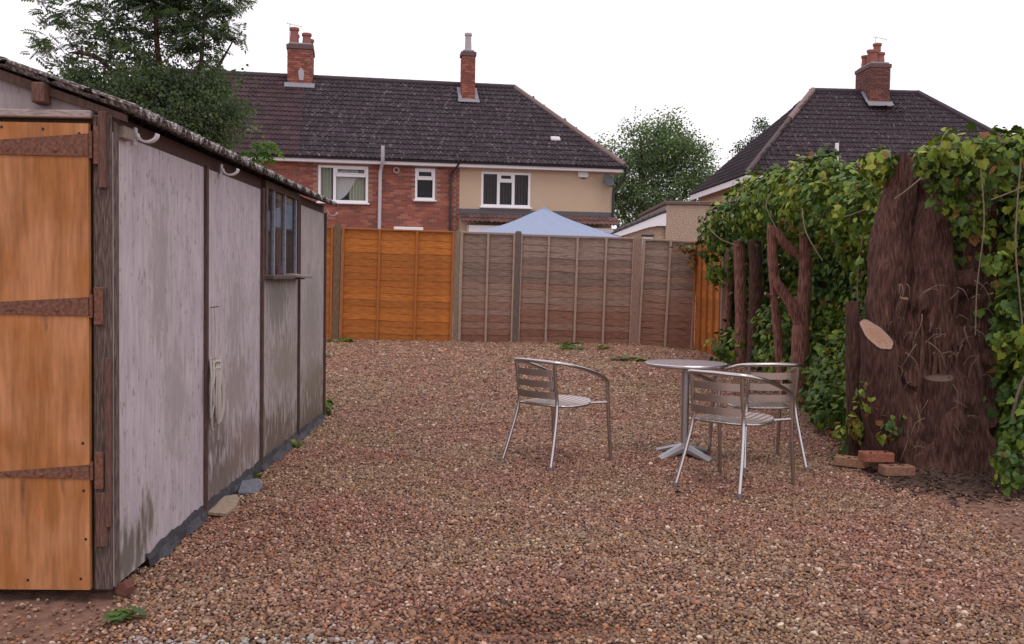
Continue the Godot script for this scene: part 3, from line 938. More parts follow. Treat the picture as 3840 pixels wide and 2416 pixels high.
func holed_wall(x0: float, x1: float, y0: float, y1: float, zf: float, zb: float, rects: Array) -> ArrayMesh:
	var xs := [x0, x1]
	var ys := [y0, y1]
	for q in rects:
		xs.append(q[0]); xs.append(q[2]); ys.append(q[1]); ys.append(q[3])
	xs.sort()
	ys.sort()
	var b := MB.new()
	for i in xs.size() - 1:
		for j in ys.size() - 1:
			if xs[i + 1] - xs[i] < 0.001 or ys[j + 1] - ys[j] < 0.001: continue
			var cx: float = (xs[i] + xs[i + 1]) * 0.5
			var cy: float = (ys[j] + ys[j + 1]) * 0.5
			var inside := false
			for q in rects:
				if cx > q[0] and cx < q[2] and cy > q[1] and cy < q[3]: inside = true
			if inside: continue
			b.quad(Vector3(xs[i], ys[j], zf), Vector3(xs[i + 1], ys[j], zf), Vector3(xs[i + 1], ys[j + 1], zf), Vector3(xs[i], ys[j + 1], zf))
			b.quad(Vector3(xs[i + 1], ys[j], zb), Vector3(xs[i], ys[j], zb), Vector3(xs[i], ys[j + 1], zb), Vector3(xs[i + 1], ys[j + 1], zb))
	for q in rects:
		b.quad(Vector3(q[0], q[1], zf), Vector3(q[2], q[1], zf), Vector3(q[2], q[1], zb), Vector3(q[0], q[1], zb))
		b.quad(Vector3(q[0], q[3], zb), Vector3(q[2], q[3], zb), Vector3(q[2], q[3], zf), Vector3(q[0], q[3], zf))
		b.quad(Vector3(q[0], q[1], zb), Vector3(q[0], q[3], zb), Vector3(q[0], q[3], zf), Vector3(q[0], q[1], zf))
		b.quad(Vector3(q[2], q[1], zf), Vector3(q[2], q[3], zf), Vector3(q[2], q[3], zb), Vector3(q[2], q[1], zb))
	b.quad(Vector3(x0, y0, zb), Vector3(x0, y0, zf), Vector3(x0, y1, zf), Vector3(x0, y1, zb))
	b.quad(Vector3(x1, y0, zf), Vector3(x1, y0, zb), Vector3(x1, y1, zb), Vector3(x1, y1, zf))
	return b.mesh()

func pvc_window(parent: Node3D, q: Array, bars_x: Array, lights: Array, inside: Color, curtain := "") -> void:
	# q = [x0, y0, x1, y1]; bars_x = mullion centres; lights = [[x0, x1, y of transom]]
	var white := plain("white_pvc", lin(0.8, 0.79, 0.82), 0.35)
	var w := thing_part(parent, "window")
	var x0: float = q[0]
	var y0: float = q[1]
	var x1: float = q[2]
	var y1: float = q[3]
	var f := 0.075
	var zc := -0.035
	part(w, "frame", box_mesh(Vector3(f, y1 - y0, 0.07), Vector3(x0 + f * 0.5, (y0 + y1) * 0.5, zc), 0.008), white)
	part(w, "frame", box_mesh(Vector3(f, y1 - y0, 0.07), Vector3(x1 - f * 0.5, (y0 + y1) * 0.5, zc), 0.008), white)
	part(w, "frame", box_mesh(Vector3(x1 - x0 - 2 * f, f, 0.066), Vector3((x0 + x1) * 0.5, y1 - f * 0.5, zc), 0.008), white)
	part(w, "frame", box_mesh(Vector3(x1 - x0 - 2 * f, f, 0.066), Vector3((x0 + x1) * 0.5, y0 + f * 0.5, zc), 0.008), white)
	for bx in bars_x:
		part(w, "mullion", box_mesh(Vector3(0.09, y1 - y0 - 2 * f, 0.062), Vector3(bx, (y0 + y1) * 0.5, zc), 0.008), white)
	for l in lights:
		part(w, "transom", box_mesh(Vector3(l[1] - l[0] - 0.01, 0.08, 0.075), Vector3((l[0] + l[1]) * 0.5, l[2], zc + 0.004), 0.008), white)
		# opening toplight with a sash of its own
		var sx0: float = l[0]
		var sx1: float = l[1]
		var sy0: float = l[2] + 0.04
		var sy1 := y1 - f
		for e in [[sx0 + 0.02, (sy0 + sy1) * 0.5, 0.04, sy1 - sy0], [sx1 - 0.02, (sy0 + sy1) * 0.5, 0.04, sy1 - sy0], [(sx0 + sx1) * 0.5, sy0 + 0.018, sx1 - sx0 - 0.08, 0.036], [(sx0 + sx1) * 0.5, sy1 - 0.018, sx1 - sx0 - 0.08, 0.036]]:
			part(w, "sash", box_mesh(Vector3(e[2], e[3], 0.05), Vector3(e[0], e[1], zc + 0.028), 0.006), white)
	part(w, "sill", box_mesh(Vector3(x1 - x0 + 0.1, 0.05, 0.14), Vector3((x0 + x1) * 0.5, y0 - 0.026, 0.035), 0.01), white)
	if not mats.has("house_glass"):
		var g := StandardMaterial3D.new()
		g.albedo_color = Color(0.1, 0.11, 0.12, 0.06)
		g.transparency = BaseMaterial3D.TRANSPARENCY_ALPHA
		g.roughness = 0.02
		g.metallic_specular = 0.25
		mats["house_glass"] = g
	var edges := [x0 + f]
	for bx in bars_x: edges.append(bx)
	edges.append(x1 - f)
	for i in edges.size() - 1:
		var a: float = edges[i]
		var c: float = edges[i + 1]
		part(w, "pane", box_mesh(Vector3(c - a - 0.05, y1 - y0 - 2 * f + 0.01, 0.006), Vector3((a + c) * 0.5, (y0 + y1) * 0.5, -0.05)), mats["house_glass"])
	# room behind
	var rm := MB.new()
	rm.box(Vector3((x0 + x1) * 0.5, (y0 + y1) * 0.5, -0.9), Vector3(x1 - x0 + 0.6, y1 - y0 + 0.4, 0.02))
	rm.box(Vector3((x0 + x1) * 0.5, y0 - 0.2, -0.55), Vector3(x1 - x0 + 0.6, 0.02, 0.68))
	rm.box(Vector3((x0 + x1) * 0.5, y1 + 0.2, -0.55), Vector3(x1 - x0 + 0.6, 0.02, 0.68))
	rm.box(Vector3(x0 - 0.3, (y0 + y1) * 0.5, -0.55), Vector3(0.02, y1 - y0 + 0.4, 0.68))
	rm.box(Vector3(x1 + 0.3, (y0 + y1) * 0.5, -0.55), Vector3(0.02, y1 - y0 + 0.4, 0.68))
	part(w, "room", rm.mesh(), plain("room_" + str(inside), inside, 0.9))
	if curtain == "curtains":
		var cm := plain("sage_curtain", lin(0.34, 0.37, 0.27), 0.9)
		for e in [[x0 + 0.02, x0 + 0.42], [x0 + 0.95, x1 - 0.04]]:
			var b := MB.new()
			var n := int((e[1] - e[0]) / 0.02)
			for i in n:
				var xa: float = e[0] + i * 0.02
				var za := -0.16 + 0.028 * sin(xa * 62.0)
				var zb2 := -0.16 + 0.028 * sin((xa + 0.02) * 62.0)
				b.quad(Vector3(xa, y0 - 0.05, za), Vector3(xa + 0.02, y0 - 0.05, zb2), Vector3(xa + 0.02, y1 + 0.05, zb2), Vector3(xa, y1 + 0.05, za))
			part(w, "curtain", b.mesh(), cm)
		var nt := MB.new()
		for i in 40:
			# net swept up to one side
			var f0 := i / 40.0
			var f1 := (i + 1) / 40.0
			var xa := lerpf(x0 + 0.5, x1 - 0.3, f0)
			var xb := lerpf(x0 + 0.5, x1 - 0.3, f1)
			var la := lerpf(y0 + 0.05, y1 - 0.25, f0 * f0)
			var lb := lerpf(y0 + 0.05, y1 - 0.25, f1 * f1)
			nt.quad(Vector3(xa, la, -0.12 + 0.012 * sin(i * 1.7)), Vector3(xb, lb, -0.12 + 0.012 * sin(i * 1.7 + 1.7)), Vector3(xb, y1 - 0.06, -0.12 + 0.012 * sin(i * 1.7 + 1.7)), Vector3(xa, y1 - 0.06, -0.12 + 0.012 * sin(i * 1.7)))
		part(w, "net_curtain", nt.mesh(), plain("net", lin(0.5, 0.52, 0.5), 0.95))
	elif curtain == "blinds":
		var bm := plain("blind_strip", lin(0.035, 0.022, 0.026), 0.8)
		var n2 := int((x1 - x0) / 0.1)
		for i in n2:
			var bl := MB.new()
			bl.box(Vector3.ZERO, Vector3(0.085, y1 - y0, 0.003), Basis(Vector3.UP, 0.5))
			part(w, "blind_slat", bl.mesh(), bm, at_pos(Vector3(x0 + 0.05 + i * 0.1, (y0 + y1) * 0.5, -0.14)))

func tiled_slope(parent: Node3D, called: String, x: Transform3D, outline: Array, mats4: Array, underlay: Material, w: float, length: float, most: int, seed_: int) -> Node3D:
	# outline: polygon in (x, z) of the slope's own plane, tiles fill it; x = transform of that plane
	var b := MB.new()
	var pk := PackedVector2Array(outline)
	var idx := Geometry2D.triangulate_polygon(pk)
	for i in range(0, idx.size(), 3):
		var p := []
		for k in 3: p.append(Vector3(pk[idx[i + k]].x, 0, pk[idx[i + k]].y))
		if (p[1] - p[0]).cross(p[2] - p[0]).y < 0: b.tri(p[0], p[2], p[1])
		else: b.tri(p[0], p[1], p[2])
	var o := part(parent, called, b.mesh(), underlay, x)
	var tm := tile_mesh()
	var g := 0.302
	var r := RandomNumberGenerator.new()
	r.seed = seed_
	var lo := pk[0]
	var hi := pk[0]
	for q in pk:
		lo = lo.min(q)
		hi = hi.max(q)
	var rows := ceili((hi.y - lo.y) / g)
	var cols := ceili((hi.x - lo.x) / w)
	var made := 0
	var rest := []
	for j in range(rows - 1, -1, -1):
		for i in cols:
			var px := lo.x + (i + 0.5) * w
			var pz := hi.y - (rows - 1 - j + 0.5) * g
			if not Geometry2D.is_point_in_polygon(Vector2(px, pz), pk) and not Geometry2D.is_point_in_polygon(Vector2(px - 0.1, pz), pk) : continue
			var bs := Basis.from_euler(Vector3(r.randf_range(-0.012, 0.012), 0, r.randf_range(-0.015, 0.015))).scaled(Vector3(w / 0.3, 1, 1))
			var xf := at_pos(Vector3(px, 0.006, pz + 0.02), bs)
			if made < most:
				part(o, "tile", tm, mats4[r.randi() % mats4.size()], xf)
				made += 1
			else: rest.append(xf)
	if rest.size():
		var cols2 := []
		for q in rest: cols2.append(Color.WHITE)
		var mm := scatter(o, "tiles", tm, mats4[1], rest, cols2)
		mm.set_meta("kind", "stuff")
	return o

func cap_run(parent: Node3D, called: String, a: Vector3, c: Vector3, r: float, m: Material, step := 0.42) -> void:
	# half-round ridge or hip tiles laid end to end
	var n := maxi(1, int((c - a).length() / step))
	for i in n:
		var b := MB.new()
		var p := a.lerp(c, (i + 0.01) / n)
		var q := a.lerp(c, (i + 1.03) / n)
		b.tube([p, q], [r, r * 1.04], 12)
		part(parent, called, b.mesh(), m)

func chimney(parent: Node3D, c: Vector3, sx: float, sz: float, y0: float, y1: float, ms: Array, mortar: Material, pots: Array, apron: Material) -> Node3D:
	var o := thing_part(parent, "chimney")
	o.position = c
	part(o, "core", box_mesh(Vector3(sx - 0.03, y1 - y0, sz - 0.03), Vector3(0, (y0 + y1) * 0.5, 0)), mortar)
	brick_wall(o, [], -sx * 0.5, sx * 0.5, y0, y1, sz * 0.5 - 0.012, ms, 160)
	brick_wall(o, [], -sz * 0.5, sz * 0.5, y0, y1, sx * 0.5 - 0.012, ms, 60, Basis(Vector3.UP, PI / 2))
	brick_wall(o, [], -sz * 0.5, sz * 0.5, y0, y1, sx * 0.5 - 0.012, ms, 60, Basis(Vector3.UP, -PI / 2))
	part(o, "oversailing_course", box_mesh(Vector3(sx + 0.07, 0.15, sz + 0.07), Vector3(0, y1 + 0.07, 0), 0.01), grained("sooty_brick", [[0.0, 0.07, 0.045, 0.045], [0.5, 0.14, 0.085, 0.08], [1.0, 0.22, 0.14, 0.12]], 0.06, Vector3(2, 4, 2), 0.9))
	part(o, "flaunching", box_mesh(Vector3(sx - 0.06, 0.08, sz - 0.06), Vector3(0, y1 + 0.18, 0), 0.03), apron)
	for p in pots:
		var b := MB.new()
		var h: float = p[2]
		var r: float = p[3]
		b.lathe([Vector2(r * 1.12, 0), Vector2(r * 1.05, 0.06), Vector2(r * 0.92, h * 0.6), Vector2(r * 0.92, h - 0.1), Vector2(r * 1.12, h - 0.09), Vector2(r * 1.14, h - 0.02), Vector2(r * 1.05, h), Vector2(r * 0.8, h), Vector2(r * 0.76, h - 0.2), Vector2(0, h - 0.2)], 18)
		part(o, "chimney_pot", b.mesh(), p[4], at_pos(Vector3(p[0], y1 + 0.2, p[1])))
	return o

func aerial(parent: Node3D, p: Vector3, h: float) -> void:
	var b := MB.new()
	b.tube([p, p + Vector3(0, h, 0)], [0.013], 6)
	b.tube([p + Vector3(-0.12, h, 0), p + Vector3(0.45, h - 0.1, 0)], [0.01], 6)
	for k in 5:
		var q := p + Vector3(-0.08 + k * 0.12, h - k * 0.021, 0)
		b.tube([q + Vector3(0, -0.12, 0.1), q + Vector3(0, 0.12, -0.1)], [0.006], 5)
	part(parent, "aerial", b.mesh(), plain("aerial_alloy", lin(0.45, 0.45, 0.47), 0.4, 0.8))

var TC := Vector3(3.2, 0, -32.0)      # near right-hand corner of the terrace
const TY := 0.1658                    # its turn
const TAN38 := 0.772

func terrace_house(called: String, label: String, u: float) -> Node3D:
	return thing(called, label, "house", TC + Vector3(-cos(TY), 0, sin(TY)) * u, TY)

func slope_x() -> Basis:
	var a := atan(TAN38)
	return Basis(Vector3.RIGHT, Vector3(0, cos(a), sin(a)), Vector3(0, -sin(a), cos(a)))

func make_terrace() -> void:
	var reds := []
	var grain := grained("brick_grain", [[0.0, 0.42, 0.38, 0.36], [0.5, 0.7, 0.66, 0.64], [1.0, 0.95, 1.0, 1.0]], 0.05, Vector3(0.9, 1.4, 0.9), 0.92, 0.0, 0.05, 3)
	for k in 4:
		var q: Array = [[0.29, 0.095, 0.066], [0.24, 0.08, 0.06], [0.36, 0.135, 0.095], [0.19, 0.075, 0.064]][k]
		reds.append(tinted("red_brick_%d" % k, grain, lin(q[0] * 1.45, q[1] * 1.45, q[2] * 1.45)))
	var mortar := plain("mortar", lin(0.3, 0.19, 0.15), 0.95)
	var pebble := grained("pebbledash", [[0.0, 0.2, 0.125, 0.08], [0.3, 0.4, 0.27, 0.175], [0.5, 0.68, 0.49, 0.335], [0.7, 0.88, 0.7, 0.53], [1.0, 0.92, 0.8, 0.66]], 0.055, Vector3(2.0, 2.0, 2.0), 0.95, 1.0, 0.1, 1)
	var lead := grained("lead_grey", [[0.0, 0.13, 0.13, 0.15], [0.5, 0.24, 0.24, 0.27], [1.0, 0.36, 0.36, 0.4]], 0.05, Vector3(2, 2, 2), 0.75)
	var dark_tiles := tile_mats("lichen_tile", [0.03, 0.019, 0.026], true)
	var brown_tiles := tile_mats("brown_tile", [0.05, 0.025, 0.03], false)
	var under := plain("roof_underlay", lin(0.03, 0.025, 0.025), 0.95)
	var ridge_m := grained("ridge_tile", [[0.0, 0.035, 0.027, 0.034], [0.5, 0.06, 0.047, 0.056], [1.0, 0.13, 0.105, 0.115]], 0.05, Vector3(1.5, 1.5, 1.5), 0.9)
	var hip_m := grained("hip_mortar", [[0.0, 0.1, 0.065, 0.062], [0.5, 0.2, 0.135, 0.125], [1.0, 0.33, 0.24, 0.225]], 0.05, Vector3(1.2, 1.2, 1.2), 0.9)
	var white := plain("white_pvc", lin(0.8, 0.79, 0.82), 0.35)
	var black := plain("black_pvc", lin(0.025, 0.025, 0.03), 0.4)
	var pot_red := grained("pot_red", [[0.0, 0.2, 0.07, 0.055], [0.6, 0.3, 0.115, 0.09], [1.0, 0.36, 0.17, 0.14]], 0.05, Vector3(2, 2, 2), 0.85)
	var run := 4.05
	var L := run / cos(atan(TAN38))
	var ye := 4.95
	var yr := ye + run * TAN38
	var sb := slope_x()

	# the brick dwelling under the plain brown roof, mostly behind the tree
	var A := terrace_house("brick_house", "red brick house with plain brown tiled roof partly behind the leafy tree", 10.0)
	part(A, "wall", holed_wall(-4.6, -0.002, 0, 4.95, -0.006, -0.25, []), mortar)
	brick_wall(A, [], -2.6, -0.002, 3.3, 4.88, -0.012, reds, 300)
	part(A, "gable_wall", box_mesh(Vector3(0.2, 4.9, 6.8), Vector3(-4.48, 2.45, -3.7)), mortar)
	tiled_slope(A, "roof", at_pos(Vector3(0, yr, -3.7), sb), [Vector2(-4.7, 0), Vector2(0, 0), Vector2(0, L), Vector2(-4.7, L)], brown_tiles, under, 0.2938, L, 300, 3)
	cap_run(A, "ridge_tile", Vector3(-4.7, yr + 0.03, -3.7), Vector3(0, yr + 0.03, -3.7), 0.1, ridge_m)
	part(A, "fascia", box_mesh(Vector3(4.7, 0.16, 0.025), Vector3(-2.35, ye - 0.09, 0.27), 0.003), white)
	part(A, "soffit", box_mesh(Vector3(4.7, 0.02, 0.25), Vector3(-2.35, ye - 0.16, 0.13)), white)
	gutter(A, -4.7, -0.003, ye - 0.02, 0.335, black)
	rear_slope(A, -4.7, 0.0, yr, run, under)

	# the brick dwelling in the middle under the lichened roof
	var B := terrace_house("brick_house", "red brick house with white windows below the lichen spotted dark roof", 5.0)
	var W := 5.0
	var w1 := [-4.40, 3.58, -2.87, 4.72]
	var w2 := [-1.41, 3.73, -0.78, 4.72]
	part(B, "wall", holed_wall(-W + 0.002, -0.002, 0, 4.95, -0.006, -0.25, [w1, w2]), mortar)
	brick_wall(B, [w1, w2], -W + 0.002, -0.002, 2.6, 4.88, -0.012, reds, 300)
	pvc_window(B, w1, [-3.9], [[-3.855, -2.945, 4.42]], lin(0.06, 0.065, 0.055), "curtains")
	pvc_window(B, w2, [], [[-1.335, -0.855, 4.4]], lin(0.05, 0.05, 0.055))
	tiled_slope(B, "roof", at_pos(Vector3(0, yr, -3.7), sb), [Vector2(-W, 0), Vector2(0, 0), Vector2(0, L), Vector2(-W, L)], dark_tiles, under, 0.2941, L, 300, 4)
	cap_run(B, "ridge_tile", Vector3(-W, yr + 0.03, -3.7), Vector3(0, yr + 0.03, -3.7), 0.1, ridge_m)
	part(B, "fascia", box_mesh(Vector3(W, 0.16, 0.025), Vector3(-W * 0.5, ye - 0.09, 0.27), 0.003), white)
	part(B, "soffit", box_mesh(Vector3(W, 0.02, 0.25), Vector3(-W * 0.5, ye - 0.16, 0.13)), white)
	gutter(B, -W, -0.003, ye - 0.02, 0.335, black)
	rear_slope(B, -W, 0.0, yr, run, under)
	var pm := MB.new()
	pm.tube([Vector3(-2.52, 2.0, 0.1), Vector3(-2.5, 4.55, 0.1), Vector3(-2.46, 4.72, 0.16), Vector3(-2.44, 4.84, 0.44), Vector3(-2.44, 5.32, 0.46)], [0.055], 14)
	part(B, "soil_pipe", pm.mesh(), plain("grey_white_pipe", lin(0.5, 0.48, 0.52), 0.5))
	var vr := MB.new()
	vr.lathe([Vector2(0.06, 0.0), Vector2(0.1, 0.0), Vector2(0.1, 0.05), Vector2(0.065, 0.055), Vector2(0.06, -0.02), Vector2(0.0, -0.02)], 20)
	part(B, "vent_ring", vr.mesh(), plain("vent_cream", lin(0.42, 0.36, 0.36), 0.6), at_pos(Vector3(-2.0, 4.63, 0.005), Basis(Vector3.RIGHT, PI / 2)))
	var dp := MB.new()
	dp.tube([Vector3(-0.06, ye - 0.06, 0.33), Vector3(-0.1, ye - 0.14, 0.3), Vector3(-0.28, ye - 0.38, 0.1), Vector3(-0.29, ye - 0.5, 0.07), Vector3(-0.29, 0.1, 0.07)], [0.034], 10)
	part(B, "downpipe", dp.mesh(), black)
	part(B, "porch_fascia", box_mesh(Vector3(0.9, 0.1, 0.6), Vector3(-1.63, 2.79, 0.3), 0.01), white)
	var cpots := [[-0.22, 0.1, 0.62, 0.15, pot_red], [0.2, 0.12, 0.45, 0.15, pot_red], [0.28, -0.35, 0.36, 0.14, pot_red], [-0.22, -0.35, 0.5, 0.14, pot_red]]
	var ch := chimney(B, Vector3(-5.14, 0, -3.95), 0.84, 1.3, 7.45, 8.98, reds, mortar, cpots, lead)
	var ap := part(ch, "lead_apron", box_mesh(Vector3(1.0, 0.03, 0.3)), lead, at_pos(Vector3(0, 7.72, 0.82)))
	ap.rotation.x = atan(TAN38)
	part(ch, "cement_patch", patch_mesh(0.1, 0.24, 3), plain("cement_smear", lin(0.42, 0.4, 0.42), 0.9), at_pos(Vector3(0.05, 8.12, 0.664)))
	aerial(ch, Vector3(-0.4, 9.0, -0.3), 1.05)

	# the pebbledashed end dwelling
	var C := terrace_house("pebbledash_house", "tan pebbledash end house with hipped lichened roof and satellite dish", 0.0)
	var w3 := [-4.31, 3.58, -2.71, 4.69]
	part(C, "wall", holed_wall(-4.998, 0, 0, 4.95, 0.0, -0.25, [w3]), pebble)
	part(C, "side_wall", box_mesh(Vector3(0.25, 4.95, 7.1), Vector3(-0.126, 2.475, -3.81)), pebble)
	pvc_window(C, w3, [-3.75, -3.27], [[-3.71, -3.31, 4.4]], lin(0.02, 0.018, 0.02), "blinds")
	var hx := -2.67
	tiled_slope(C, "roof", at_pos(Vector3(0, yr, -3.7), sb), [Vector2(-5.0, 0), Vector2(hx, 0), Vector2(0.33, L), Vector2(-5.0, L)], dark_tiles, under, 0.2961, L, 300, 5)
	var hs := MB.new()
	hs.tri(Vector3(hx, yr, -3.7), Vector3(0.33, ye, 0.35), Vector3(0.33, ye, -7.75))
	hs.quad(Vector3(hx, yr, -3.7), Vector3(0.33, ye, -7.75), Vector3(-5.0, ye, -7.75), Vector3(-5.0, yr, -3.7))
	part(C, "hip_slope", hs.mesh(), dark_tiles[1])
	cap_run(C, "ridge_tile", Vector3(-5.0, yr + 0.03, -3.7), Vector3(hx, yr + 0.03, -3.7), 0.1, ridge_m)
	cap_run(C, "hip_tile", Vector3(hx, yr + 0.04, -3.7), Vector3(0.3, ye + 0.06, 0.32), 0.09, hip_m)
	part(C, "fascia", box_mesh(Vector3(5.25, 0.16, 0.025), Vector3(-2.375, ye - 0.09, 0.27), 0.003), white)
	part(C, "soffit", box_mesh(Vector3(5.25, 0.02, 0.25), Vector3(-2.375, ye - 0.16, 0.13)), white)
	part(C, "fascia", box_mesh(Vector3(0.025, 0.16, 7.9), Vector3(0.27, ye - 0.09, -3.7), 0.003), white)
	gutter(C, -5.0, 0.36, ye - 0.02, 0.335, black)
	var d2 := MB.new()
	d2.tube([Vector3(0.34, ye - 0.05, 0.28), Vector3(0.36, ye - 0.2, 0.24), Vector3(0.3, ye - 0.42, 0.14), Vector3(0.06, ye - 0.72, 0.07), Vector3(0.02, ye - 0.85, 0.06), Vector3(0.02, 3.4, 0.06), Vector3(0.2, 3.05, 0.06), Vector3(0.22, 2.0, 0.06)], [0.042], 10)
	part(C, "downpipe", d2.mesh(), black)
	var ch2 := chimney(C, Vector3(-4.42, 0, -3.1), 0.46, 0.46, 7.1, 8.95, reds, mortar, [[0.0, 0.0, 0.62, 0.115, plain("pale_flue", lin(0.44, 0.38, 0.4), 0.7)]], lead)
	for e in [[-0.29, 0.12], [0.29, 0.12]]:
		var f := part(ch2, "lead_flashing", box_mesh(Vector3(e[1], 0.02, 0.85)), lead, at_pos(Vector3(e[0], 7.69, 0.05)))
		f.rotation.x = atan(TAN38)
	var fa := part(ch2, "lead_flashing", box_mesh(Vector3(0.74, 0.02, 0.22)), lead, at_pos(Vector3(0, 7.39, 0.42)))
	fa.rotation.x = atan(TAN38)
	# lean-to roof under a lead strip, on a white ground floor
	part(C, "lead_strip", box_mesh(Vector3(5.0, 0.15, 0.03), Vector3(-2.5, 3.42, 0.016), 0.004), plain("dark_lead", lin(0.1, 0.095, 0.11), 0.6))
	var lr := 0.62
	var la := atan(0.5)
	tiled_slope(C, "lean_to_roof", at_pos(Vector3(0, 3.36, 0.02), Basis(Vector3.RIGHT, Vector3(0, cos(la), sin(la)), Vector3(0, -sin(la), cos(la)))), [Vector2(-5.0, 0), Vector2(0.1, 0), Vector2(0.1, lr / cos(la)), Vector2(-5.0, lr / cos(la))], tile_mats("porch_tile", [0.12, 0.062, 0.055], false), under, 0.3, lr, 300, 6)
	part(C, "lean_to_wall", box_mesh(Vector3(4.7, 2.95, 0.5), Vector3(-2.4, 1.475, 0.26)), white)
	# alarm box, satellite dish, vent tile
	var al := MB.new()
	al.cbox(Vector3(0, 0, 0.05), Vector3(0.34, 0.19, 0.09), 0.02)
	part(C, "alarm_box", al.mesh(), plain("alarm_cream", lin(0.72, 0.7, 0.68), 0.5), at_pos(Vector3(-1.0, 4.69, 0.0)))
	part(C, "alarm_strobe", box_mesh(Vector3(0.14, 0.04, 0.05), Vector3(-0.98, 4.58, 0.03), 0.008), black)
	var dish := thing_part(C, "satellite_dish")
	dish.position = Vector3(-0.22, 4.5, 0.3)
	dish.rotation_degrees = Vector3(72, 28, 0)
	var ds := MB.new()
	ds.lathe([Vector2(0.0, -0.05), Vector2(0.1, -0.045), Vector2(0.19, -0.02), Vector2(0.235, 0.008), Vector2(0.235, 0.018), Vector2(0.18, -0.005), Vector2(0.1, -0.03), Vector2(0.0, -0.036)], 28)
	part(dish, "reflector", ds.mesh(), plain("dish_grey", lin(0.075, 0.075, 0.085), 0.5))
	var am := MB.new()
	am.tube([Vector3(0, -0.04, 0.2), Vector3(0, 0.2, 0.24), Vector3(0, 0.3, 0.16)], [0.012], 6)
	am.cbox(Vector3(0, 0.3, 0.13), Vector3(0.06, 0.06, 0.1), 0.01)
	am.tube([Vector3(0, -0.04, 0), Vector3(0, -0.25, -0.05)], [0.02], 6)
	part(dish, "arm", am.mesh(), black)
	var vt := part(C, "vent_tile", box_mesh(Vector3(0.32, 0.09, 0.22), Vector3.ZERO, 0.03), plain("vent_white", lin(0.62, 0.6, 0.62), 0.6), at_pos(Vector3(-1.75, ye + 0.98, 0.35 - 1.17)))
	vt.rotation.x = atan(TAN38)

func patch_mesh(rx: float, ry: float, seed_: int) -> ArrayMesh:
	var r := RandomNumberGenerator.new()
	r.seed = seed_
	var p := []
	for k in 14:
		var a := TAU * k / 14
		var q := r.randf_range(0.75, 1.1)
		p.append(Vector2(cos(a) * rx * q, sin(a) * ry * q))
	var b := MB.new()
	b.prism(p, -0.003, 0.006)
	return b.mesh()

func gutter(o: Node3D, x0: float, x1: float, y: float, z: float, m: Material) -> void:
	var b := MB.new()
	for k in 8:
		var a0 := PI + PI * k / 8.0
		var a1 := PI + PI * (k + 1) / 8.0
		var p0 := Vector3(0, y + 0.055 * sin(a0), z + 0.055 * cos(a0))
		var p1 := Vector3(0, y + 0.055 * sin(a1), z + 0.055 * cos(a1))
		b.quad(p0 + Vector3(x0, 0, 0), p1 + Vector3(x0, 0, 0), p1 + Vector3(x1, 0, 0), p0 + Vector3(x1, 0, 0))
	part(o, "gutter", b.mesh(), m)

func rear_slope(o: Node3D, x0: float, x1: float, yr: float, run: float, m: Material) -> void:
	var b := MB.new()
	b.quad(Vector3(x1, yr, -3.7), Vector3(x1, yr - run * TAN38, -3.7 - run), Vector3(x0, yr - run * TAN38, -3.7 - run), Vector3(x0, yr, -3.7))
	part(o, "rear_roof", b.mesh(), m)

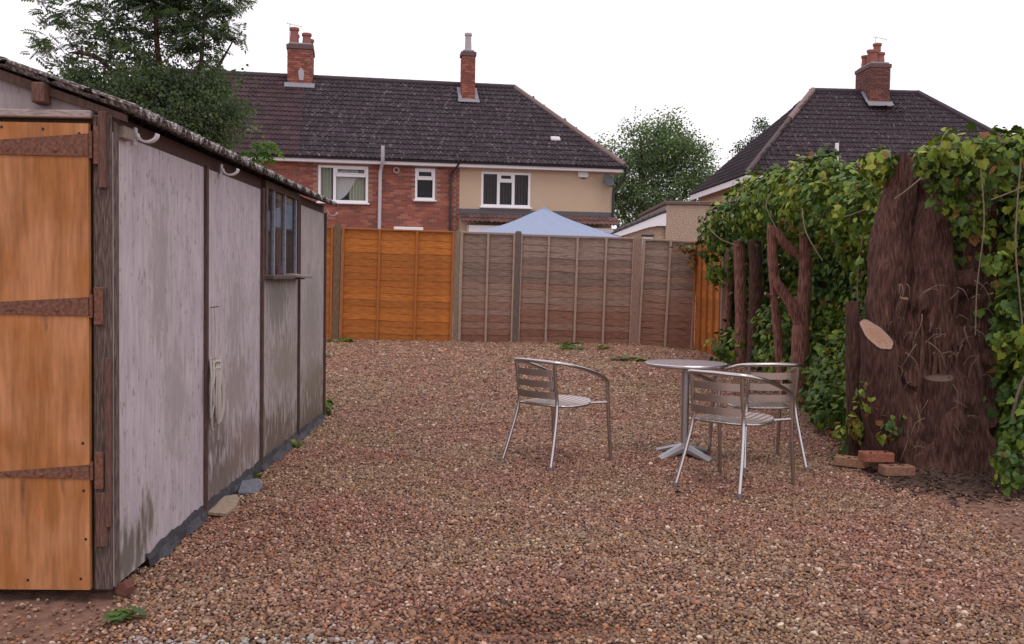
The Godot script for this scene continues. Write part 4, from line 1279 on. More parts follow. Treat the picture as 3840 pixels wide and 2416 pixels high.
func make_hip_house() -> void:
	# near corner of the eaves at (7.96, 5, -33.78), ridge 4.2 m behind
	var o := thing("hipped_house", "house with steep hipped lichen spotted roof rising behind the ivy", "house", Vector3(7.96, 0, -33.78), 0.05)
	var ye := 5.0
	var run := 4.2
	var tanp := 0.885
	var yr := ye + run * tanp
	var L := sqrt(run * run + pow(run * tanp, 2.0))
	var a := atan(tanp)
	var wid := 11.9
	var hr := 3.75
	var pebble: Material = mats["pebbledash"]
	var tiles := tile_mats("lichen_tile_b", [0.032, 0.02, 0.026], true)
	var white: Material = mats["white_pvc"]
	part(o, "wall", box_mesh(Vector3(wid - 0.7, 4.9, 2 * run - 0.7), Vector3(wid * 0.5, 2.45, -run)), pebble)
	var sb := Basis(Vector3.RIGHT, Vector3(0, cos(a), sin(a)), Vector3(0, -sin(a), cos(a)))
	tiled_slope(o, "roof", at_pos(Vector3(0, yr, -run), sb), [Vector2(hr, 0), Vector2(hr + 4.1, 0), Vector2(wid, L), Vector2(0, L)], tiles, mats["roof_underlay"], 0.3, L, 300, 8)
	# left hip slope, running back from the near corner
	var ae := atan2(yr - ye, hr)
	var LE := sqrt(hr * hr + pow(yr - ye, 2.0))
	var sl := Basis(Vector3(0, 0, 1), Vector3(-sin(ae), cos(ae), 0), Vector3(-cos(ae), -sin(ae), 0))
	tiled_slope(o, "roof", at_pos(Vector3(hr, yr, -run), sl), [Vector2(0, 0), Vector2(run, LE), Vector2(-run, LE)], tile_mats("dark_brown_tile", [0.03, 0.02, 0.025], false), mats["roof_underlay"], 0.3, LE, 200, 9)
	var bk := MB.new()
	bk.quad(Vector3(hr + 4.1, yr, -run), Vector3(wid, ye, -2 * run), Vector3(0, ye, -2 * run), Vector3(hr, yr, -run))
	bk.tri(Vector3(hr + 4.1, yr, -run), Vector3(wid, ye, 0), Vector3(wid, ye, -2 * run))
	part(o, "rear_roof", bk.mesh(), tiles[1])
	cap_run(o, "ridge_tile", Vector3(hr, yr + 0.03, -run), Vector3(hr + 4.1, yr + 0.03, -run), 0.1, mats["ridge_tile"])
	cap_run(o, "hip_tile", Vector3(hr, yr + 0.05, -run), Vector3(hr * 0.62, lerpf(ye, yr, 0.62) + 0.06, -run * 0.62), 0.11, grained("pink_hip", [[0.0, 0.17, 0.115, 0.11], [1.0, 0.32, 0.23, 0.22]], 0.05, Vector3(1.2, 1.2, 1.2)))
	cap_run(o, "hip_tile", Vector3(hr * 0.62, lerpf(ye, yr, 0.62) + 0.05, -run * 0.62), Vector3(0.02, ye + 0.06, 0.0), 0.09, grained("dark_hip", [[0.0, 0.06, 0.044, 0.045], [0.6, 0.11, 0.08, 0.08], [1.0, 0.2, 0.15, 0.145]], 0.05, Vector3(1.2, 1.2, 1.2)))
	cap_run(o, "hip_tile", Vector3(hr + 4.1, yr + 0.05, -run), Vector3(wid, ye + 0.06, 0.0), 0.11, mats["ridge_tile"])
	part(o, "fascia", box_mesh(Vector3(0.03, 0.22, 2 * run - 0.1), Vector3(0.02, ye - 0.13, -run), 0.004), white)
	part(o, "fascia", box_mesh(Vector3(wid, 0.2, 0.03), Vector3(wid * 0.5, ye - 0.12, -0.02), 0.004), white)
	var reds := []
	for k in 4: reds.append(tinted("purple_brick_%d" % k, mats["brick_grain"], [lin(0.26, 0.1, 0.085), lin(0.2, 0.085, 0.075), lin(0.3, 0.125, 0.1), lin(0.16, 0.075, 0.07)][k]))
	var pr: Material = mats["pot_red"]
	var pots := [[0.1, 0.4, 0.42, 0.16, pr], [-0.14, 0.42, 0.5, 0.14, pr], [0.12, 0.05, 0.85, 0.15, pr], [-0.12, 0.05, 0.6, 0.14, pr], [0.1, -0.35, 0.6, 0.14, pr], [-0.15, -0.4, 0.48, 0.14, pr]]
	var ch := chimney(o, Vector3(6.02, 0, -4.05), 0.78, 1.4, 7.6, 9.5, reds, mats["mortar"], pots, mats["lead_grey"])
	var fa := part(ch, "lead_flashing", box_mesh(Vector3(0.98, 0.03, 0.3)), mats["lead_grey"], at_pos(Vector3(0, 8.12, 0.8)))
	fa.rotation.x = a
	var fb := part(ch, "lead_flashing", box_mesh(Vector3(0.12, 0.03, 0.75)), mats["lead_grey"], at_pos(Vector3(-0.45, 8.42, 0.45)))
	fb.rotation.x = a
	var li := MB.new()
	for k in 22:
		var t := rng.randf_range(0.0, 0.4)
		var q := Vector3(rng.randf_range(-0.35, 0.75), 0, 0)
		q.z = 0.98 + t * cos(a)
		q.y = 7.98 - t * sin(a) + 0.045
		lump(li, q, Vector3(rng.randf_range(0.03, 0.08), 0.012, rng.randf_range(0.03, 0.06)))
	part(ch, "orange_lichen", li.mesh(), plain("orange_lichen", lin(0.33, 0.14, 0.03), 0.95))
	aerial(ch, Vector3(0.2, 10.0, -0.3), 0.9)
	var vp := MB.new()
	vp.tube([Vector3(3.05, 4.2, 0.25), Vector3(3.05, 6.1, 0.25)], [0.065], 14)
	part(o, "vent_pipe", vp.mesh(), white)

# ---------------------------------------------------------------- garage and gazebo beyond the fence
func make_garage() -> void:
	var o := thing("pebbledash_garage", "low pebbledash outbuilding with white bargeboard beside the ivy", "outbuilding", Vector3(3.72, 0, -24.0))
	var pb := grained("pebbledash_grey", [[0.0, 0.12, 0.08, 0.055], [0.3, 0.28, 0.19, 0.135], [0.5, 0.5, 0.365, 0.265], [0.7, 0.74, 0.58, 0.46], [1.0, 0.82, 0.7, 0.58]], 0.045, Vector3(2.0, 2.0, 2.0), 0.95, 1.2, 0.1, 1)
	part(o, "wall", box_mesh(Vector3(3.0, 3.16, 5.0), Vector3(1.5, 1.58, -2.5)), pb)
	part(o, "coping", box_mesh(Vector3(3.1, 0.09, 5.1), Vector3(1.5, 3.206, -2.5), 0.015), grained("coping_brown", [[0.0, 0.08, 0.055, 0.045], [0.5, 0.14, 0.095, 0.08], [1.0, 0.22, 0.16, 0.14]], 0.05, Vector3(2, 2, 2)))
	var fr := MB.new()
	fr.prism([Vector2(-1.0, 0), Vector2(-0.002, 0), Vector2(-0.002, 2.85), Vector2(-1.0, 2.42)], -4.9, -0.12)
	part(o, "side_wall", fr.mesh(), mats["pebbledash"])
	# lean-to roof with its verge towards the garden
	var rf := MB.new()
	rf.prism([Vector2(-1.28, 2.42), Vector2(-0.003, 2.97), Vector2(-0.003, 3.03), Vector2(-1.28, 2.48)], -5.0, 0.02)
	part(o, "roof", rf.mesh(), plain("felt_black", lin(0.05, 0.045, 0.05), 0.9))
	var dir := Vector3(1.28, 0.55, 0).normalized()
	for k in 9:
		var b := MB.new()
		var p := Vector3(-1.26, 2.49, 0.03) + dir * (k * 0.152)
		b.tube([p, p + dir * 0.14], [0.055, 0.047], 10)
		part(o, "verge_tile", b.mesh(), grained("verge_grey", [[0.0, 0.05, 0.05, 0.055], [1.0, 0.16, 0.155, 0.17]], 0.05, Vector3(3, 3, 3)))
	var bb := MB.new()
	bb.prism([Vector2(-1.3, 2.31), Vector2(-0.42, 2.6), Vector2(-0.2, 2.64), Vector2(0.005, 2.64), Vector2(0.005, 2.95), Vector2(-0.1, 2.93), Vector2(-1.3, 2.42)], 0.003, 0.04)
	part(o, "bargeboard", bb.mesh(), mats["white_pvc"])
	part(o, "window", box_mesh(Vector3(0.26, 0.3, 0.04), Vector3(-0.42, 2.22, -0.1), 0.006), mats["white_pvc"])
	part(o, "window_hood", box_mesh(Vector3(0.32, 0.03, 0.1), Vector3(-0.42, 2.41, -0.08), 0.004), mats["black_pvc"])

func make_gazebo() -> void:
	var o := thing("gazebo", "pale blue pyramid gazebo canopy standing behind the fence", "gazebo", Vector3(0.62, 0.0, -20.0), -0.02)
	var blue := grained("canopy_blue", [[0.0, 0.29, 0.36, 0.495], [1.0, 0.315, 0.385, 0.525]], 0.03, Vector3(0.8, 0.8, 0.8), 0.8)
	blue.backlight_enabled = true
	blue.backlight = Color(0.25, 0.33, 0.45)
	var h := 1.45
	var ye := 2.12
	var yp := 2.75
	var n := 14
	var cs := [Vector3(-h, 0, h), Vector3(h, 0, h), Vector3(h, 0, -h), Vector3(-h, 0, -h)]
	for s in 4:
		var b := MB.new()
		var a: Vector3 = cs[s]
		var c: Vector3 = cs[(s + 1) % 4]
		var pt := func(u: float, v: float) -> Vector3:
			# v runs up to the peak, u across; the cloth sags between its ridges and the hem
			var q := a.lerp(c, u) * (1.0 - v) + Vector3(0, lerpf(ye, yp, v), 0)
			var sag := sin(u * PI) * (1.0 - v) * 0.05 + 0.045 * sin(v * PI)
			q.y -= sag - 0.006 * sin(u * 23.0 + v * 9.0 + s)
			return q
		for i in n:
			for j in n:
				var u0 := float(i) / n
				var u1 := float(i + 1) / n
				var v0 := float(j) / n * 0.985
				var v1 := float(j + 1) / n * 0.985
				b.quad(pt.call(u0, v0), pt.call(u1, v0), pt.call(u1, v1), pt.call(u0, v1))
		for i in n * 2:
			var u0 := i / (n * 2.0)
			var u1 := (i + 1) / (n * 2.0)
			var d := Vector3(0, -0.2 - 0.03 * sin(u0 * 31.0), 0)
			b.quad(pt.call(u0, 0.0) + d, pt.call(u1, 0.0) + d, pt.call(u1, 0.0), pt.call(u0, 0.0))
		part(o, "canopy", b.mesh(), blue)
	var metal := plain("gazebo_steel", lin(0.5, 0.5, 0.52), 0.4, 0.6)
	for c in cs:
		var b := MB.new()
		b.tube([c * 0.99 + Vector3(0, 0, 0), c * 0.99 + Vector3(0, 2.1, 0)], [0.017], 8)
		part(o, "pole", b.mesh(), metal)
	var kn := MB.new()
	kn.lathe([Vector2(0.02, 2.7), Vector2(0.03, 2.745), Vector2(0.012, 2.775), Vector2(0, 2.78)], 12)
	part(o, "peak_cap", kn.mesh(), blue)

# ---------------------------------------------------------------- bistro set
func alloy(called: String, rough: float, c: Color) -> StandardMaterial3D:
	if mats.has(called): return mats[called]
	var m := StandardMaterial3D.new()
	m.albedo_color = c
	m.metallic = 1.0
	m.roughness = rough
	m.roughness_texture = noise_tex([[0.0, 0.6, 0.6, 0.6], [1.0, 1.0, 1.0, 1.0]], 0.05, 12, 4)
	m.uv1_triplanar = true
	m.uv1_scale = Vector3(2, 2, 2)
	mats[called] = m
	return m

func make_chair() -> Node3D:
	# armchair facing -z; feet at y = 0
	var o := thing("bistro_chair", "chair", "chair", Vector3.ZERO, 0.0, "aluminium bistro chairs")
	var tube_m := alloy("polished_tube", 0.28, lin(0.54, 0.51, 0.5))
	var slat_m := alloy("brushed_slat", 0.36, lin(0.5, 0.42, 0.37))
	# arm hoop: front foot, up, over the arm, round the back and down again
	var half := [Vector3(0.268, 0.0, -0.315), Vector3(0.262, 0.3, -0.285), Vector3(0.262, 0.545, -0.262), Vector3(0.26, 0.598, -0.235), Vector3(0.257, 0.628, -0.175), Vector3(0.252, 0.676, -0.02), Vector3(0.238, 0.71, 0.13), Vector3(0.195, 0.727, 0.215), Vector3(0.1, 0.733, 0.255), Vector3(0, 0.735, 0.265)]
	var pts := half.duplicate()
	for k in range(half.size() - 2, -1, -1): pts.append(half[k] * Vector3(-1, 1, 1))
	var hoop := MB.new()
	hoop.tube(smooth_path(pts, 7), [0.0138], 14)
	part(o, "arm_hoop", hoop.mesh(), tube_m)
	for s in [-1, 1]:
		var b := MB.new()
		b.tube(smooth_path([Vector3(0.225 * s, 0, 0.305), Vector3(0.2 * s, 0.22, 0.235), Vector3(0.178 * s, 0.42, 0.187), Vector3(0.175 * s, 0.56, 0.2), Vector3(0.178 * s, 0.724, 0.221)], 6), [0.0125], 12)
		part(o, "rear_leg", b.mesh(), tube_m)
		for e in [Vector3(0.225 * s, 0.008, 0.303), Vector3(0.268 * s, 0.008, -0.315)]:
			var ft := MB.new()
			ft.lathe([Vector2(0.0, -0.008), Vector2(0.014, -0.006), Vector2(0.0145, 0.022), Vector2(0.0, 0.024)], 12)
			part(o, "foot", ft.mesh(), plain("grey_ferrule", lin(0.18, 0.17, 0.17), 0.6), at_pos(e))
	# back slats, bowed rearwards
	for k in 3:
		var y: float = [0.653, 0.576, 0.499][k]
		var b := MB.new()
		for i in 12:
			var f0 := i / 12.0
			var f1 := (i + 1) / 12.0
			var q := []
			for f in [f0, f1]:
				var x := lerpf(-0.174, 0.174, f)
				q.append(Vector3(x, 0, 0.199 + 0.004 * (2 - k) + 0.04 * (1.0 - pow(x / 0.174, 2.0))))
			for zz in [[0.002, 1], [-0.002, -1]]:
				var e0: Vector3 = q[0] + Vector3(0, 0, zz[0])
				var e1: Vector3 = q[1] + Vector3(0, 0, zz[0])
				var dn := Vector3(0, -0.0235, 0)
				if zz[1] > 0: b.quad(e0 + dn, e1 + dn, e1 - dn, e0 - dn)
				else: b.quad(e1 + dn, e0 + dn, e0 - dn, e1 - dn)
			var up := Vector3(0, 0.0235, 0)
			b.quad(q[0] + up + Vector3(0, 0, 0.002), q[1] + up + Vector3(0, 0, 0.002), q[1] + up - Vector3(0, 0, 0.002), q[0] + up - Vector3(0, 0, 0.002))
			b.quad(q[0] - up - Vector3(0, 0, 0.002), q[1] - up - Vector3(0, 0, 0.002), q[1] - up + Vector3(0, 0, 0.002), q[0] - up + Vector3(0, 0, 0.002))
		part(o, "back_slat", b.mesh(), slat_m, at_pos(Vector3(0, y, 0)))
	# seat: slats from back to front, cut to a rounded outline, on a tube ring
	for i in 9:
		var xc := (i - 4) * 0.047
		var b := MB.new()
		var m := 10
		for j in m:
			var q := []
			for jj in [j, j + 1]:
				var f := float(jj) / m
				for sx in [-0.019, 0.019]:
					var ex: float = clampf(absf(xc + sx), 0.0, 0.222)
					var hh := pow(maxf(0.0, 1.0 - pow(ex / 0.228, 2.6)), 1.0 / 2.6) * 0.222
					var z := lerpf(hh, -hh, f) - 0.02
					var y := 0.437 + 0.18 * pow(z + 0.02, 2.0) + 0.012 * smoothstep(-0.05, -0.24, z) - 0.008
					q.append(Vector3(xc + sx, y, z))
			b.quad(q[0], q[1], q[3], q[2])
			b.quad(q[1] - Vector3(0, 0.006, 0), q[0] - Vector3(0, 0.006, 0), q[2] - Vector3(0, 0.006, 0), q[3] - Vector3(0, 0.006, 0))
			b.quad(q[1], q[1] - Vector3(0, 0.006, 0), q[3] - Vector3(0, 0.006, 0), q[3])
			b.quad(q[0] - Vector3(0, 0.006, 0), q[0], q[2], q[2] - Vector3(0, 0.006, 0))
			if j == 0: b.quad(q[0] - Vector3(0, 0.006, 0), q[1] - Vector3(0, 0.006, 0), q[1], q[0])
			if j == m - 1: b.quad(q[3] - Vector3(0, 0.006, 0), q[2] - Vector3(0, 0.006, 0), q[2], q[3])
		part(o, "seat_slat", b.mesh(), slat_m)
	var ring := []
	for k in 33:
		var a := TAU * k / 32
		var cx := signf(cos(a)) * pow(absf(cos(a)), 0.78)
		var sz := signf(sin(a)) * pow(absf(sin(a)), 0.78)
		var z := sz * 0.215 - 0.02
		ring.append(Vector3(cx * 0.222, 0.418 + 0.16 * pow(z + 0.02, 2.0) + 0.01 * smoothstep(-0.05, -0.24, z), z))
	var rb := MB.new()
	rb.tube(ring, [0.0095], 10, false)
	part(o, "seat_frame", rb.mesh(), tube_m)
	for s in [-1, 1]:
		var cb := MB.new()
		cb.tube([Vector3(0.2 * s, 0.425, -0.15), Vector3(0.263 * s, 0.428, -0.273)], [0.009], 8)
		cb.tube([Vector3(0.17 * s, 0.424, 0.12), Vector3(0.179 * s, 0.42, 0.188)], [0.009], 8)
		part(o, "bracket", cb.mesh(), tube_m)
	return o

func make_furniture() -> void:
	var c := make_chair()
	var spots := [
		[Vector3(0.315, 0, -6.925), -0.75, "empty aluminium bistro chair standing apart on open gravel"],
		[Vector3(1.412, 0, -6.17), -0.74, "front aluminium bistro chair with its back to us before the table"],
		[Vector3(1.79, 0, -6.97), 0.13, "rear aluminium bistro chair tucked behind another chair near the stump"]]
	for i in 3:
		var o: Node3D = c
		if i > 0:
			o = c.duplicate()
			o.name = numbered("bistro_chair")
			add_child(o)
		var p: Vector3 = spots[i][0]
		o.position = Vector3(p.x, gh(p.x, p.z) + 0.002, p.z)
		o.rotation.y = spots[i][1]
		o.set_meta("label", spots[i][2])
	var t := thing("bistro_table", "round metal bistro table on a four armed pedestal", "table", Vector3(1.29, gh(1.29, -7.2) + 0.003, -7.2), 0.3)
	var m := alloy("table_alloy", 0.5, lin(0.42, 0.39, 0.4))
	var topm := alloy("table_top_alloy", 0.5, lin(0.26, 0.185, 0.185))
	topm.metallic = 0.45
	topm.albedo_texture = noise_tex([[0.0, 0.45, 0.4, 0.4], [0.45, 0.75, 0.7, 0.7], [0.6, 0.9, 0.87, 0.88], [1.0, 1.0, 1.0, 1.0]], 0.03, 31, 5)
	var tp := MB.new()
	tp.lathe([Vector2(0.0, 0.672), Vector2(0.285, 0.672), Vector2(0.296, 0.676), Vector2(0.302, 0.684), Vector2(0.302, 0.694), Vector2(0.298, 0.7), Vector2(0.29, 0.7)], 64)
	part(t, "rim", tp.mesh(), alloy("rim_alloy", 0.35, lin(0.6, 0.58, 0.6)))
	var tt := MB.new()
	tt.lathe([Vector2(0.29, 0.699), Vector2(0.0, 0.699)], 64)
	part(t, "tabletop", tt.mesh(), topm)
	var pl := MB.new()
	pl.lathe([Vector2(0.0285, 0.06), Vector2(0.0285, 0.66), Vector2(0.06, 0.663), Vector2(0.06, 0.671)], 24)
	part(t, "pedestal", pl.mesh(), m)
	var hub := MB.new()
	hub.lathe([Vector2(0.05, 0.03), Vector2(0.06, 0.05), Vector2(0.058, 0.085), Vector2(0.04, 0.1), Vector2(0.03, 0.105)], 24)
	part(t, "hub", hub.mesh(), m)
	for k in 4:
		var b := MB.new()
		var prev := []
		for i in 8:
			var f := i / 7.0
			var r := lerpf(0.03, 0.27, f)
			var hw := lerpf(0.05, 0.032, f)
			var y1 := lerpf(0.098, 0.026, f)
			var y0 := lerpf(0.05, 0.0, f) if i < 7 else 0.0
			var q := [Vector3(r, y0, -hw), Vector3(r, y1 - 0.016, -hw), Vector3(r, y1, -hw * 0.35), Vector3(r, y1, hw * 0.35), Vector3(r, y1 - 0.016, hw), Vector3(r, y0, hw)]
			if i > 0:
				for e in 5: b.quad(prev[e + 1], q[e + 1], q[e], prev[e])
				b.quad(prev[0], q[0], q[5], prev[5])
			if i == 7:
				b.quad(q[0], q[1], q[4], q[5])
				b.quad(q[1], q[2], q[3], q[4])
			prev = q
		part(t, "base_arm", b.mesh(), alloy("cast_alloy", 0.6, lin(0.42, 0.41, 0.43)), at_pos(Vector3.ZERO, Basis(Vector3.UP, PI / 2 * k + 0.35)))

# ---------------------------------------------------------------- the cut-back conifers
func bark(called: String, k: float) -> StandardMaterial3D:
	return grained(called, [[0.0, 0.04 * k, 0.018 * k, 0.013 * k], [0.35, 0.12 * k, 0.05 * k, 0.035 * k], [0.6, 0.2 * k, 0.088 * k, 0.064 * k], [0.85, 0.28 * k, 0.14 * k, 0.105 * k], [1.0, 0.38 * k, 0.22 * k, 0.17 * k]], 0.025, Vector3(3.6, 0.55, 3.6), 0.95, 1.2, 0.045, 5)

func wood_noise(s: int) -> FastNoiseLite:
	var n := FastNoiseLite.new()
	n.seed = s
	n.frequency = 0.5
	n.fractal_octaves = 3
	return n

func dense(pts: Array, rad: Array, step := 0.03) -> Array:
	# resample a stem finely: [points, radii]
	var p := []
	var r := []
	for i in pts.size() - 1:
		var m := maxi(2, int((pts[i + 1] - pts[i]).length() / step))
		for k in m:
			var f := float(k) / m
			p.append((pts[i] as Vector3).cubic_interpolate(pts[i + 1], pts[max(i - 1, 0)], pts[min(i + 2, pts.size() - 1)], f))
			r.append(lerpf(rad[i], rad[i + 1], f))
	p.append(pts[-1])
	r.append(rad[-1])
	return [p, r]

func stem(b: MB, pts: Array, rad: Array, seg: int, amp: float, s: int) -> void:
	var d := dense(pts, rad)
	b.tube(d[0], d[1], seg, true, amp, wood_noise(s))

func cut_face(parent: Node3D, p: Vector3, dir: Vector3, r: float, m: Material) -> void:
	var b := MB.new()
	b.lathe([Vector2(r, -0.006), Vector2(r, 0.003), Vector2(r * 0.96, 0.006), Vector2(0, 0.006)], 22)
	var y := dir.normalized()
	var x := y.cross(Vector3(0.3, 0.2, 1)).normalized()
	part(parent, "cut_face", b.mesh(), m, at_pos(p, Basis(x, y, x.cross(y))))

func ring_material() -> StandardMaterial3D:
	# growth rings, a crack from the pith and saw marks
	var n := 160
	var im := Image.create(n, n, false, Image.FORMAT_RGB8)
	var nz := wood_noise(77)
	for y in n:
		for x in n:
			var d := Vector2(x - n * 0.46, y - n * 0.53)
			var r := d.length() / (n * 0.5)
			var w := nz.get_noise_2d(x * 0.09, y * 0.09)
			var c := Vector3(0.34, 0.215, 0.16) * (1.0 + 0.22 * sin((r + 0.06 * w) * 75.0) + 0.25 * w + 0.2 * nz.get_noise_2d(x * 1.3, y * 0.2 + 30.0))
			if r < 0.55 + 0.1 * w: c *= Vector3(1.0, 0.87, 0.78)
			if absf(d.angle() - 0.7 - 0.25 * w) < 0.03 / maxf(r, 0.1) * 0.4 and r < 0.8: c *= 0.4
			im.set_pixel(x, y, lin(clampf(c.x, 0.03, 0.7), clampf(c.y, 0.02, 0.6), clampf(c.z, 0.02, 0.5)))
	return painted(im, 0.9)

func slant_cut(b: MB, from: int, p: Vector3, axis: Vector3, nrm: Vector3) -> void:
	# pushes what stands above a saw plane back down along the stem onto that plane
	for i in range(from, b.v.size()):
		var h := (b.v[i] - p).dot(nrm)
		if h > 0.0: b.v[i] -= axis * (h / axis.dot(nrm))

func slant_face(parent: Node3D, p: Vector3, axis: Vector3, nrm: Vector3, r: float, m: Material) -> void:
	var b := MB.new()
	var x := axis.cross(Vector3(0.2, 0.1, 1)).normalized()
	var z := x.cross(axis)
	var ring := []
	for k in 32:
		var a := TAU * k / 32
		var q := p + (x * cos(a) + z * sin(a)) * r * (1.0 + 0.05 * sin(a * 3.0 + 1.0) + 0.03 * sin(a * 7.0))
		q -= axis * ((q - p).dot(nrm) / axis.dot(nrm))
		ring.append(q + nrm * 0.004)
	for k in 32:
		var a: Vector3 = ring[k]
		var c: Vector3 = ring[(k + 1) % 32]
		var ua := Vector2(0.5 + 0.5 * cos(TAU * k / 32), 0.5 + 0.5 * sin(TAU * k / 32))
		var uc := Vector2(0.5 + 0.5 * cos(TAU * (k + 1) / 32), 0.5 + 0.5 * sin(TAU * (k + 1) / 32))
		if (a - p).cross(c - p).dot(nrm) > 0: b.tri(p + nrm * 0.005, a, c, Vector2(0.5, 0.5), ua, uc)
		else: b.tri(p + nrm * 0.005, c, a, Vector2(0.5, 0.5), uc, ua)
	part(parent, "cut_face", b.mesh(), m)

func make_stump() -> void:
	var bk := bark("red_bark", 0.62)
	var bd := bark("brown_bark", 0.5)
	var cutw := grained("sawn_wood", [[0.0, 0.19, 0.11, 0.08], [0.5, 0.3, 0.19, 0.14], [1.0, 0.4, 0.27, 0.2]], 0.04, Vector3(4, 4, 4), 0.85)
	var shred := grained("bark_shred", [[0.0, 0.07, 0.032, 0.023], [0.5, 0.13, 0.06, 0.043], [1.0, 0.2, 0.105, 0.077]], 0.03, Vector3(6, 0.6, 6), 0.95)
	var oldcut := grained("grey_sawn_wood", [[0.0, 0.11, 0.068, 0.053], [1.0, 0.22, 0.155, 0.125]], 0.04, Vector3(5, 5, 5), 0.9)
	var o := thing("tree_stump", "massive cut back conifer trunk with reddish fibrous bark", "tree stump", Vector3(2.97, 0, -7.12))
	var b := MB.new()
	# fluted body, its two tops, the far stem and the root flares, all one trunk
	stem(b, [Vector3(0.08, -0.12, 0.05), Vector3(0.07, 0.15, 0.06), Vector3(0.05, 0.4, 0.05), Vector3(0.02, 0.7, 0.02), Vector3(0.0, 0.95, 0.0)], [0.46, 0.4, 0.35, 0.28, 0.2], 80, 0.05, 2)
	stem(b, [Vector3(0.02, -0.1, 0.02), Vector3(0.0, 0.2, 0.02), Vector3(-0.03, 0.6, 0.0), Vector3(-0.08, 0.95, 0), Vector3(-0.12, 1.25, 0), Vector3(-0.13, 1.42, 0)], [0.3, 0.27, 0.26, 0.26, 0.21, 0.12], 72, 0.03, 3)
	stem(b, [Vector3(-0.2, -0.1, 0.2), Vector3(-0.18, 0.4, 0.13), Vector3(-0.25, 0.95, 0.1), Vector3(-0.26, 1.35, 0.08), Vector3(-0.245, 1.7, 0.05), Vector3(-0.19, 2.0, 0.02), Vector3(-0.175, 2.22, 0.0)], [0.16, 0.13, 0.15, 0.135, 0.11, 0.088, 0.082], 44, 0.02, 4)
	stem(b, [Vector3(0.1, -0.1, 0.24), Vector3(0.05, 0.5, 0.15), Vector3(0.04, 0.95, 0.13), Vector3(0.01, 1.35, 0.1), Vector3(0.03, 1.7, 0.04), Vector3(0.06, 2.05, 0.0), Vector3(0.08, 2.27, 0)], [0.18, 0.15, 0.17, 0.16, 0.125, 0.105, 0.1], 48, 0.022, 5)
	stem(b, [Vector3(0.2, -0.1, 0.05), Vector3(0.3, 0.5, 0.06), Vector3(0.4, 1.2, -0.06), Vector3(0.52, 1.8, -0.16), Vector3(0.6, 2.3, -0.2)], [0.22, 0.19, 0.15, 0.13, 0.115], 44, 0.022, 6)
	stem(b, [Vector3(0.22, 1.0, 0.16), Vector3(0.27, 0.55, 0.2), Vector3(0.18, 0.2, 0.26), Vector3(0.1, -0.06, 0.33)], [0.09, 0.11, 0.11, 0.12], 32, 0.016, 7)
	stem(b, [Vector3(-0.22, 0.5, 0.12), Vector3(-0.3, 0.2, 0.2), Vector3(-0.38, -0.05, 0.22)], [0.1, 0.08, 0.07], 28, 0.016, 8)
	stem(b, [Vector3(-0.05, 0.75, 0.22), Vector3(-0.09, 0.4, 0.27), Vector3(-0.02, 0.1, 0.33), Vector3(0.0, -0.06, 0.38)], [0.06, 0.07, 0.06, 0.06], 24, 0.014, 13)
	for q in [[-0.1, 1.15, 0.24, -0.2, 0.1], [0.12, 0.9, 0.26, 0.3, 0.1], [0.22, 1.3, 0.16, 0.6, 0.07], [-0.02, 0.35, 0.36, 0.0, 0.1], [0.3, 0.35, 0.3, 0.5, 0.12], [-0.12, 0.62, 0.3, -0.3, 0.09], [0.02, 1.6, 0.14, 0.2, 0.05], [0.35, 0.75, 0.18, 0.7, 0.09]]:
		var p0 := Vector3(q[0], q[1], q[2] - 0.12)
		var p1 := p0 + Vector3(q[3] * 0.12, 0.05, 0.16)
		stem(b, [p0, p0.lerp(p1, 0.5), p1], [q[4] * 1.5, q[4], q[4] * 0.62], 22, 0.018, 60 + int(q[1] * 10))
	part(o, "trunk", b.mesh(), bk)
	# stem beside the trunk ending in a slanting saw cut, and smaller sawn stubs
	var st := MB.new()
	var e1 := Vector3(-0.47, 0.95, 0.42)
	var ax := Vector3(-0.16, 0.9, 0.16).normalized()
	var cn := Vector3(0.3, 0.68, 0.66).normalized()
	stem(st, [Vector3(-0.2, -0.05, 0.12), Vector3(-0.34, 0.4, 0.28), e1 - ax * 0.25, e1, e1 + ax * 0.25], [0.17, 0.15, 0.115, 0.098, 0.098], 40, 0.008, 9)
	slant_cut(st, 0, e1, ax, cn)
	part(o, "limb_stub", st.mesh(), bd)
	slant_face(o, e1, ax, cn, 0.1, ring_material())
	var s2 := MB.new()
	stem(s2, [Vector3(0.02, -0.05, 0.28), Vector3(0.0, 0.35, 0.34), Vector3(-0.01, 0.655, 0.38)], [0.13, 0.1, 0.09], 30, 0.012, 10)
	stem(s2, [Vector3(-0.4, -0.05, -0.04), Vector3(-0.46, 0.5, 0.0), Vector3(-0.49, 0.9, 0.02), Vector3(-0.5, 1.17, 0.02)], [0.06, 0.055, 0.05, 0.045], 20, 0.008, 11)
	stem(s2, [Vector3(-0.22, 0.85, 0.2), Vector3(-0.26, 1.05, 0.27), Vector3(-0.24, 1.2, 0.3)], [0.045, 0.036, 0.031], 16, 0.004, 12)
	part(o, "limb_stub", s2.mesh(), bd)
	cut_face(o, Vector3(-0.01, 0.66, 0.38), Vector3(-0.1, 1, 0.2), 0.09, oldcut)
	cut_face(o, Vector3(-0.24, 1.204, 0.3), Vector3(0.1, 1, 0.3), 0.03, cutw)
	# tops sawn level
	for e in [[Vector3(-0.175, 2.222, 0), 0.078], [Vector3(0.08, 2.272, 0), 0.096], [Vector3(0.6, 2.302, -0.2), 0.108]]:
		cut_face(o, e[0], Vector3.UP, e[1], oldcut)
